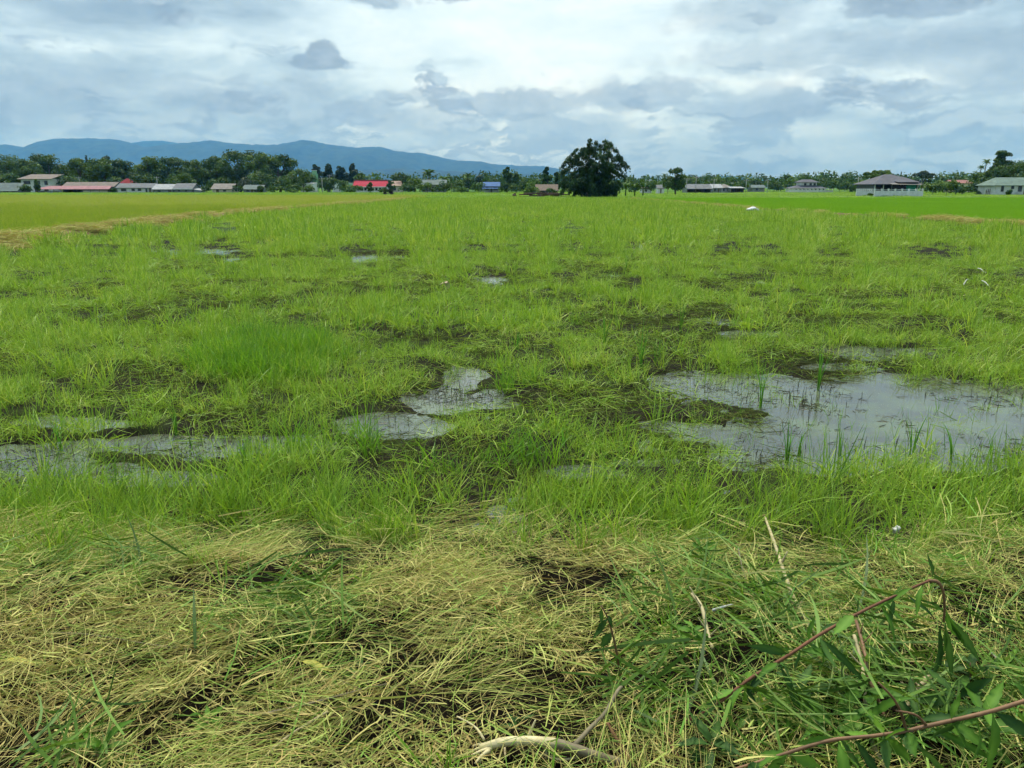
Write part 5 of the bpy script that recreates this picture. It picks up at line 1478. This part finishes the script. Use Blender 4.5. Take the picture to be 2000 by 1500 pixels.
def leaf(A_, B_, w, parent, mat=None, sag=.15, roll=0.0, serr=.12, fold=.35, name='leaf', segs=11, bcv=None):
    """toothed lance-shaped leaf from stalk end A to tip B"""
    A_, B_ = np.array(A_, float), np.array(B_, float)
    d = B_ - A_; L_ = np.linalg.norm(d); d /= L_
    up = np.array([0, -.35, 1.0]); sd = np.cross(d, up)
    if np.linalg.norm(sd) < .2: sd = np.array([1.0, 0, 0])
    sd /= np.linalg.norm(sd); nr = np.cross(sd, d)
    c, s_ = math.cos(roll), math.sin(roll)
    sd, nr = sd * c + nr * s_, nr * c - sd * s_
    V, B = [], []
    bv = .25 + .6 * frng.random() if bcv is None else bcv
    for i in range(segs + 1):
        t = i / segs
        cc = A_ + d * L_ * t + np.array([0, 0, -1.0]) * sag * L_ * (t * t - t * .2) + nr * .03 * L_ * math.sin(t * 7 + bv * 9)
        pr = math.sin(math.pi * min(1, max(0, (t - .07) / .93)) ** .8) if t > .07 else 0
        pr = max(pr, .05) * (1 + (serr if i % 2 else -serr))
        if i == segs: pr = .02
        hw = w * .5 * pr
        V += [cc - sd * hw + nr * hw * fold, cc, cc + sd * hw + nr * hw * fold]
        B += [max(0, bv - .05), min(1, bv + .28), max(0, bv - .12)]
    F = []
    for i in range(segs):
        a = 3 * i
        F += [(a, a + 1, a + 4, a + 3), (a + 1, a + 2, a + 5, a + 4)]
    V = np.array(V) - O0(parent)
    return link(name, npmesh(name, V, np.array(F), [mat or LW], True, {'bc': B}), parent)
def thing(name, loc, label, cat, group=None):
    return empty(name, tuple(loc), label, cat, group)
def hang(p_, px, py):
    return atY(px, py, p_[1])

# frayed stick lying at the bottom edge
b0 = G(1075, 1470)
o = thing('frayed_stick', b0, 'thick cut stick with peeled frayed end lying at the bottom edge', 'stick')
P_ = [G(938, 1462, .03), G(985, 1449, .045), G(1040, 1447, .05), G(1090, 1453, .05), G(1140, 1468, .04), G(1185, 1482, .025), G(1225, 1492, .0)]
stem('peeled_end', P_[:4], .012, .0145, M_peel, o, 12, .18)
stem('bark_section', [P_[3] - (P_[3] - P_[2]) * .08] + P_[3:], .0155, .012, M_tw, o, 14, .15)
for (q0, q1, r) in (((955, 1460), (918, 1470), .006), ((950, 1455), (922, 1459), .005), ((960, 1462), (915, 1480), .006), ((955, 1466), (928, 1492), .007), ((965, 1458), (926, 1466), .004), ((950, 1468), (938, 1490), .005)):
    a, b = G(*q0, .035), G(*q1, .02)
    stem('splinter', [a, (a + b) / 2 + np.array([0, 0, .006]), b], r, r * .5, M_peel, o, 6, .3, 5)
for (pts, r) in (((((946, 1446), .04), ((928, 1420), .06), ((892, 1399), .075)), .0045), (((((1032, 1440)), .05), ((1040, 1420), .08), ((1046, 1406), .10)), .0045)):
    stem('twig_stub', [G(*q, h) for q, h in pts], r, r * .45, M_peel, o, 8, .2, 6)
for pts in ((((985, 1452), .02), ((987, 1480), .0)), (((1068, 1458), .03), ((1066, 1482), .01)), (((1070, 1478), .02), ((1100, 1484), .02), ((1140, 1476), .02))):
    stem('bark_strip', [G(*q, h) for q, h in pts], .0045, .003, M_stalk, o, 6, .3, 5)
stem('side_twig', [G(1122, 1456, .05), G(1150, 1425, .07), G(1180, 1395, .10), G(1206, 1350, .13), G(1214, 1342, .13)], .0075, .005, M_tw, o, 14, .15)

# upright weed rising from behind the side twig
b0 = G(1212, 1345)
o = thing('upright_weed', b0, 'thin dark weed standing upright above the frayed stick', 'weed')
bb = G(1214, 1345, .02)
tip = hang(bb, 1176, 1180); tip[2] = min(tip[2], bb[2] + .40)
s0, pa = stem('stem', [bb, hang(bb, 1207, 1290), hang(bb, 1197, 1240), hang(bb, 1186, 1205), hang(bb, 1174, 1183)], .0045, .002, M_brn, o, 16)
for (t, dx, dy, w) in ((.55, -22, 28, .030), (.35, 10, 32, .024), (.75, -22, 34, .022), (.75, -30, 40, .016), (.95, -2, 30, .018), (.15, -40, 14, .016), (.85, 14, 26, .018), (.15, 30, 8, .02)):
    i = int(t * 15); q = pa[i]; ppx, ppy = proj(q[0], q[1], q[2])
    leaf(q, hang(q, ppx + dx, ppy + dy), w, o, LWd if t > .5 else LW, .1, .8 * frng.normal())

# big reddish cut branch
b0 = G(1400, 1372)
o = thing('red_branch', b0, 'long reddish cut branch slanting up to a drooping leafy tip', 'branch')
zb = b0[2]
pz = [(1338, 1412, .03), (1400, 1375, .07), (1470, 1322, .11), (1540, 1280, .15), (1600, 1240, .18), (1680, 1196, .21), (1760, 1158, .24), (1815, 1134, .27)]
P_ = [at(a, b, zb + h * 1.55) for a, b, h in pz]
s0, pa = stem('stem', P_, .0055, .0038, M_red, o, 24, .12)
e_ = P_[-1]
dr = [e_, hang(e_, 1832, 1137), hang(e_, 1842, 1155), hang(e_, 1845, 1185), hang(e_, 1843, 1215)]
stem('drooping_tip', dr, .0055, .003, M_brn, o, 12, .1)
dt = dr[-1]
for (ax, ay, bx, by, w, m_) in ((1843, 1212, 1822, 1338, .030, LWd), (1844, 1210, 1842, 1322, .026, LW), (1846, 1212, 1864, 1330, .024, LWd), (1845, 1190, 1878, 1255, .030, LW), (1850, 1200, 1905, 1278, .030, LWd), (1843, 1195, 1778, 1155, .022, LWd), (1826, 1137, 1818, 1170, .020, LW), (1822, 1134, 1803, 1068, .014, LWd)):
    a = hang(dt, ax, ay); leaf(a, hang(dt, bx, by) + np.array([0, .02 * frng.normal(), 0]), w, o, m_, .05, 1.2 * frng.normal())
for (i, dx, dy, w, m_) in ((16, -58, 12, .042, LW), (16, -4, -70, .012, LWd), (10, -90, -38, .030, LWd), (10, -20, -30, .02, LW), (9, 40, 120, .028, LWd), (6, -50, 22, .030, LW), (6, 10, 60, .030, LWd), (7, -30, 60, .032, LW), (13, 90, 72, .024, LWd), (13, 20, 70, .022, LW), (18, 14, 60, .022, LW), (4, -70, 30, .028, LWd), (4, 20, 66, .024, LW), (12, 12, -60, .02, LW), (20, 60, 50, .022, LWd)):
    q = pa[i]; ppx, ppy = proj(q[0], q[1], q[2])
    leaf(q, hang(q, ppx + dx, ppy + dy) + np.array([0, -.04 + .03 * frng.normal(), 0]), w * .85, o, m_, .12, .7 * frng.normal())

def more_leaves(pa, o, n_, seed, wmax):
    r_ = np.random.default_rng(seed)
    for k in range(n_):
        q = pa[r_.integers(1, len(pa) - 1)]
        a = r_.random() * 6.283; L_ = .07 + .07 * r_.random()
        e_ = q + np.array([math.cos(a) * L_, math.sin(a) * L_ * .7, -.01 - .07 * r_.random()])
        leaf(q, e_, wmax * (.6 + .5 * r_.random()), o, LW if r_.random() < .55 else LWd, .15, .8 * r_.normal())
more_leaves(pa, o, 16, 71, .024)

# lower brown branch running out of the right edge
b0 = G(1530, 1478)
o = thing('brown_branch', b0, 'brown leafy branch crossing the lower right corner', 'branch')
zb = b0[2]
pz = [(1395, 1515, .03), (1470, 1492, .05), (1540, 1470, .08), (1620, 1446, .11), (1700, 1438, .13), (1760, 1430, .15), (1810, 1418, .17), (1870, 1405, .19), (1940, 1388, .21), (2010, 1366, .23), (2080, 1345, .25)]
s0, pa = stem('stem', [at(a, b, zb + .03 + h * 1.3) for a, b, h in pz], .0045, .0055, M_brn, o, 26, .14)
for (i, dx, dy, w, m_) in ((8, -5, 75, .055, LW), (8, 50, 60, .045, LWd), (8, -75, 12, .04, LW), (9, 45, 75, .04, LWd), (13, 85, 85, .042, LWd), (15, 130, 45, .03, LW), (15, 70, 70, .035, LW), (19, -70, 6, .035, LW), (20, -60, 75, .05, LWd), (20, -30, 95, .055, LW), (21, 50, 80, .05, LWd), (22, 90, 40, .05, LW), (23, 30, 95, .05, LWd), (5, -60, 35, .04, LW), (5, 30, 55, .04, LWd), (3, -50, -30, .04, LWd), (17, 20, -60, .03, LW), (11, -40, -70, .035, LW), (24, -20, -60, .035, LWd)):
    q = pa[i]; ppx, ppy = proj(q[0], q[1], q[2])
    leaf(q, hang(q, ppx + dx, ppy + dy) + np.array([0, -.03 + .05 * frng.normal(), 0]), w * .62, o, m_, .12, .6 * frng.normal())
more_leaves(pa, o, 26, 72, .034)
for (i, dx, dy) in ((13, -55, -95), (15, -60, -30), (22, 25, 45)):
    q = pa[i]; ppx, ppy = proj(q[0], q[1], q[2]); e_ = hang(q, ppx + dx, ppy + dy)
    stem('side_twig', [q, (q + e_) / 2 + np.array([.01, 0, .01]), e_], .004, .0025, M_brn, o, 8, .1, 6)

# pale dry stalks
def stalk(label, pts, r0, r1, mat=None, name='dry_stalk', cat='stalk', stubs=3, group=None):
    P_ = [G(a, b, h) for a, b, h in pts]
    o = thing(name, P_[len(P_) // 2], label, cat)
    s0, pa = stem('stem', P_, r0, r1, mat or M_stalk, o, 16, .22)
    for k in range(stubs):
        i = 2 + int(frng.random() * 11); q = pa[i]
        e_ = q + np.array([frng.normal() * .05, frng.normal() * .03, .03 + .03 * frng.random()])
        stem('stub', [q, (q + e_) / 2, e_], r1 * .55, r1 * .25, mat or M_stalk, o, 5, .2, 5)
    return o
stalk('long pale peeled stalk leaning above the red branch', [(1494, 1010, .10), (1513, 1062, .10), (1532, 1120, .09), (1552, 1172, .07), (1580, 1222, .05), (1602, 1246, .03)], .006, .0105)
stalk('broken brown stalk standing under the red branch', [(1672, 1212, .16), (1688, 1270, .13), (1696, 1320, .10), (1716, 1370, .06), (1742, 1436, .02)], .0055, .005, M_brn)
stalk('pale stalk beside the broken brown stalk', [(1668, 1240, .14), (1684, 1300, .10), (1690, 1370, .05), (1700, 1440, .02), (1728, 1500, .0)], .0055, .006)
stalk('short bleached stick stub right of the broken stalk', [(1816, 1312, .10), (1808, 1330, .09), (1786, 1352, .06), (1764, 1388, .03)], .010, .008)
stalk('white dry sliver near the right edge', [(1938, 1275, .05), (1958, 1295, .04), (1982, 1312, .03)], .005, .003, M_scrap, 'dry_sliver', 'sliver', 0)
stalk('whitish dry sliver left of the red branch', [(1392, 1192, .05), (1410, 1186, .06), (1432, 1180, .05)], .005, .003, M_scrap, 'dry_sliver', 'sliver', 0)
stalk('reddish twig stub poking up near the frayed stick end', [(1186, 1412, .08), (1202, 1440, .06), (1222, 1470, .03), (1240, 1500, .0)], .0045, .006, M_red, 'twig', 'twig', 0)
stalk('thin red brown twig lying at the bottom between both branches', [(1298, 1430, .08), (1312, 1460, .05), (1330, 1490, .03), (1340, 1512, .0)], .004, .005, M_red, 'twig', 'twig', 1)
stalk('dark twig stub standing left of the long pale stalk', [(1442, 1072, .10), (1449, 1105, .07), (1458, 1140, .02)], .003, .004, M_tw, 'twig', 'twig', 1)
stalk('brown hairy dead stalk left of the red branch', [(1352, 1160, .10), (1370, 1185, .08), (1380, 1225, .05), (1392, 1268, .02)], .007, .006, M_stalk, 'dry_stalk', 'stalk', 4)
stalk('leaning straw stem across the left litter', [(90, 1235, .05), (180, 1240, .07), (290, 1258, .06), (380, 1270, .04)], .003, .002, M_tw, 'dry_stalk', 'stalk', 0)
stalk('bundle stem running to the bottom in the left centre', [(640, 1390, .06), (560, 1440, .06), (500, 1495, .03)], .004, .003, M_stalk, 'dry_stalk', 'stalk', 1)
stalk('grey stem with pale cut end in the left litter', [(512, 1396, .05), (590, 1378, .06), (690, 1352, .05), (760, 1335, .03)], .005, .003, M_tw, 'dry_stalk', 'stalk', 1)
# broad yellow blades
for (a, b, lab) in (((585, 1290), (650, 1308), 'broad yellow blade lying in green litter left of centre'), ((0, 1287), (70, 1292), 'yellow blade at the left edge of the litter')):
    A_, B_ = G(*a, .07), G(*b, .06)
    o = thing('yellow_blade', A_, lab, 'leaf')
    LY = MATS.get('yellow_leaf') or leaf_mat('yellow_leaf', (.40, .33, .05), (.52, .44, .08), (.50, .52, .10), .3)
    leaf(A_, B_, .028, o, LY, .05, .3, 0.0, .2, 'blade')

# small broad-leaved weeds among the cut grass
def weed(px, py, h, nl, ll, label, seed, mat=None, group=None):
    r_ = np.random.default_rng(seed)
    b_ = G(px, py, 0.0)
    o = thing('leafy_weed', b_, label, 'weed')
    top_ = b_ + np.array([r_.normal() * .03, r_.normal() * .03, h])
    stem('stem', [b_, (b_ + top_) / 2 + np.array([.01, .01, 0]), top_], .003, .002, MATS['weed_leaf'] if mat is None else M_brn, o, 6, 0, 5)
    for k in range(nl):
        t = .35 + .65 * k / max(nl - 1, 1); a = 2.4 * k + r_.random()
        q = b_ + (top_ - b_) * t
        e_ = q + np.array([math.cos(a), math.sin(a), .25 + .4 * r_.normal()]) * ll * (.7 + .5 * r_.random())
        leaf(q, e_, ll * .27, o, mat or LW, .2, .3 * r_.normal())
WEEDS = [(1352, 1262, .09, 8, .07, 'bright leafy weed in the dark gap left of the red branch'), (1660, 1395, .12, 7, .11, 'bright toothed leaf weed under the red branch'), (1560, 1380, .08, 6, .10, 'broad leaf weed between the two branches'),
         (1480, 1420, .06, 6, .08, 'leafy weed above the start of the brown branch'), (1290, 1440, .06, 7, .07, 'small leafy weed right of the frayed stick'), (980, 1425, .05, 5, .05, 'tiny weed above the peeled stick end'),
         (220, 1485, .07, 7, .09, 'pale green weed at the bottom left edge'), (410, 1440, .05, 5, .06, 'small weed left of centre at the bottom'), (690, 1320, .04, 5, .05, 'small weed in the green litter left of centre'),
         (1390, 1110, .09, 8, .06, 'feathery dark weed at the top of the green heap'), (1900, 1470, .14, 9, .12, 'large leafed weed in the bottom right corner'), (1780, 1480, .10, 8, .11, 'dark leafed weed under the brown branch'), (1950, 1330, .10, 7, .09, 'leafy weed at the right edge above the brown branch'),
         (1870, 1120, .07, 6, .06, 'soft green weed at the right beyond the red branch tip'), (1720, 1310, .08, 6, .08, 'weed behind the broken brown stalk'), (1610, 1480, .10, 8, .12, 'bright broad leaf weed at the bottom below the brown branch'), (985, 1065, .10, 9, .07, 'dark fresh weed in the middle of the bank edge'), (1400, 1490, .08, 7, .10, 'leafy weed at the bottom between the two branches'), (1230, 1290, .05, 5, .06, 'small weed right of the upright weed'), (1985, 1420, .12, 7, .12, 'broad leaf weed cut by the right edge'),
         (1840, 1440, .12, 8, .11, 'leafy weed just right of the pale stalks foot'), (1690, 1460, .10, 9, .11, 'leafy weed under the middle of the brown branch'), (1540, 1440, .08, 8, .10, 'leafy weed touching the left part of the brown branch'), (1890, 1370, .11, 8, .10, 'leafy weed below the drooping branch tip'), (1750, 1350, .10, 8, .09, 'leafy weed beside the short bleached stub'), (1600, 1320, .09, 8, .09, 'leafy weed beneath the middle of the red branch')]
for i, (px, py, h, nl, ll, lab) in enumerate(WEEDS):
    weed(px, py, h, nl + 4, ll, lab, 300 + i, LWd if i % 3 == 2 else None)

# single rice plants standing in the water and grass
M_blade = leaf_mat('rice_leaf', (.035, .14, .012), (.09, .26, .02), (.17, .36, .035), .45)
def rice(px, py, top, label, seed, nl=8, spread=.35):
    r_ = np.random.default_rng(seed)
    b_ = at(px, py, 0.0); H = atY(px, top, b_[1])[2]
    b_[2] = -.03
    o = empty('rice_plant', tuple(b_), label, 'rice plant')
    for k in range(nl):
        a = r_.random() * 6.283; L_ = H * (.75 + .45 * r_.random()); sp = spread * (.1 + .8 * r_.random())
        n_ = 7; V, B = [], []
        wd = .0028 + .003 * r_.random()
        for i in range(n_ + 1):
            t = i / n_
            rr = L_ * sp * t * t; z = L_ * t * (1 - .22 * sp * t * t * 2)
            w = wd * (1 - .9 * max(0, t - .5) / .5)
            x, y_ = rr * math.cos(a) + .01 * math.cos(a * 3), rr * math.sin(a)
            V += [(x - w * math.sin(a + .6), y_ + w * math.cos(a + .6), z), (x + w * math.sin(a + .6), y_ - w * math.cos(a + .6), z)]; B += [.3 + .6 * r_.random()] * 2
        link('blade', npmesh('blade', V, np.array([(2 * i, 2 * i + 1, 2 * i + 3, 2 * i + 2) for i in range(n_)]), [M_blade], True, {'bc': B}), o)
    return o
RICE = [(1485, 797, 692, 'tall upright rice plant with a dark reflection in the right pool'), (1598, 762, 660, 'rice plant with arching leaf at the back of the right pool'), (1537, 905, 815, 'young rice plant at the front left of the right pool'), (1252, 728, 625, 'tall rice plant left of the right pool'), (1278, 722, 640, 'rice plant beside the tall one left of the right pool'),
        (1328, 655, 568, 'dark rice plant standing in grass behind the right pool'), (1222, 530, 478, 'distant dark rice plant beyond the small middle puddle'), (1010, 690, 632, 'bright rice plant in the middle of the paddy'), (700, 655, 596, 'dark thin rice plant left of the middle'), (1858, 900, 805, 'sparse arching plant at the right front of the pool'), (1780, 890, 800, 'thin leaning plant in the middle of the right pool'),
        (1560, 890, 838, 'short single bladed plant in the right pool'), (1640, 890, 818, 'small sparse plant near the middle front of the right pool'), (345, 850, 775, 'arching plant standing in the left water'), (120, 880, 790, 'thin plant at the far left of the water'), (245, 520, 470, 'tall dark tuft near the left bund'), (1690, 560, 500, 'dark tuft in the right middle distance'), (1070, 610, 560, 'thin tuft in the middle distance'), (1180, 680, 600, 'tall tuft left of the dark rice plant'), (480, 915, 838, 'green plant on the left waters near edge'), (1935, 905, 845, 'tuft at the right edge of the pool'), (1100, 880, 812, 'tuft at the mud by the middle water')]
for i, (px, py, top, lab) in enumerate(RICE):
    rice(px, py, top, lab, 400 + i, 4 + (i * 5) % 7 if i > 8 else 8 + i % 4, .30 + .25 * ((i * 7) % 5) / 5)

# white sack on the right bund
b0 = at(1467, 412, 0.18)
o = empty('white_sack', tuple(b0), 'white sack lying on the bund by the young rice', 'sack')
V, F = [], []
nu, nv = 18, 10
for j in range(nv + 1):
    ph = -math.pi / 2 + math.pi * j / nv
    for i in range(nu):
        th = 2 * math.pi * i / nu
        lump = 1 + .10 * math.sin(3 * th + 1) * math.cos(ph) + .07 * math.sin(7 * th + 2 * ph)
        V.append((.33 * lump * math.cos(ph) * math.cos(th), .24 * lump * math.cos(ph) * math.sin(th), .12 + .14 * lump * math.sin(ph) + .04 * math.cos(th)))
for j in range(nv):
    for i in range(nu):
        k = (i + 1) % nu
        F.append((j * nu + i, j * nu + k, (j + 1) * nu + k, (j + 1) * nu + i))
link('body', npmesh('body', V, np.array(F), [M_sack], True), o)
MB().tube([(.30, 0, .12), (.42, .02, .10), (.50, .0, .07), (.56, -.03, .05)], [.12, .06, .07, .02], 9).build('tied_neck', M_sack, o, True)
# scraps
def scrap(px, py, h, w, mat, label, name, cat, seed):
    r_ = np.random.default_rng(seed)
    p_ = G(px, py, h)
    V, F = [], []
    n_ = 6
    for j in range(n_):
        for i in range(n_):
            V.append(((i / (n_ - 1) - .5) * w + r_.normal() * w * .05, (j / (n_ - 1) - .5) * w * .6 + r_.normal() * w * .05, r_.random() * w * .28 + .25 * w * math.sin(i * 1.1)))
    for j in range(n_ - 1):
        for i in range(n_ - 1): F.append((j * n_ + i, j * n_ + i + 1, (j + 1) * n_ + i + 1, (j + 1) * n_ + i))
    me = npmesh(name, V, np.array(F), [mat], False)
    ob = link(name, me, None, tuple(p_), (r_.normal() * .3, r_.normal() * .3, r_.random() * 6))
    sm = ob.modifiers.new('thickness', 'SOLIDIFY'); sm.thickness = .002
    return tag(ob, label, cat)
scrap(1752, 1040, .06, .07, M_scrap, 'crumpled whitish plastic scrap in the grass right of the long pale stalk', 'plastic_scrap', 'litter', 1)
scrap(872, 562, .06, .22, M_pink, 'pinkish crumpled wrapper in the middle paddy grass', 'wrapper', 'litter', 2)
for (a, b, lab) in (((1882, 556), (1890, 545), 'short white stick end in the right paddy mud'), ((1910, 524), (1922, 531), 'white bent stick in the right paddy grass'), ((1918, 548), (1932, 560), 'pale broken cane lying in the right paddy mud')):
    A_, B_ = at(*a, .10), at(*b, .06)
    o = empty('pale_stick', tuple((A_ + B_) / 2), lab, 'stick')
    stem('stem', [A_, (A_ + B_) / 2 + np.array([0, 0, .02]), B_], .011, .008, M_scrap, o, 6, .2, 6)
    stem('splinter', [B_, B_ + np.array([.03, .0, -.01]), B_ + np.array([.07, .02, -.03])], .008, .003, M_scrap, o, 4, .2, 5)
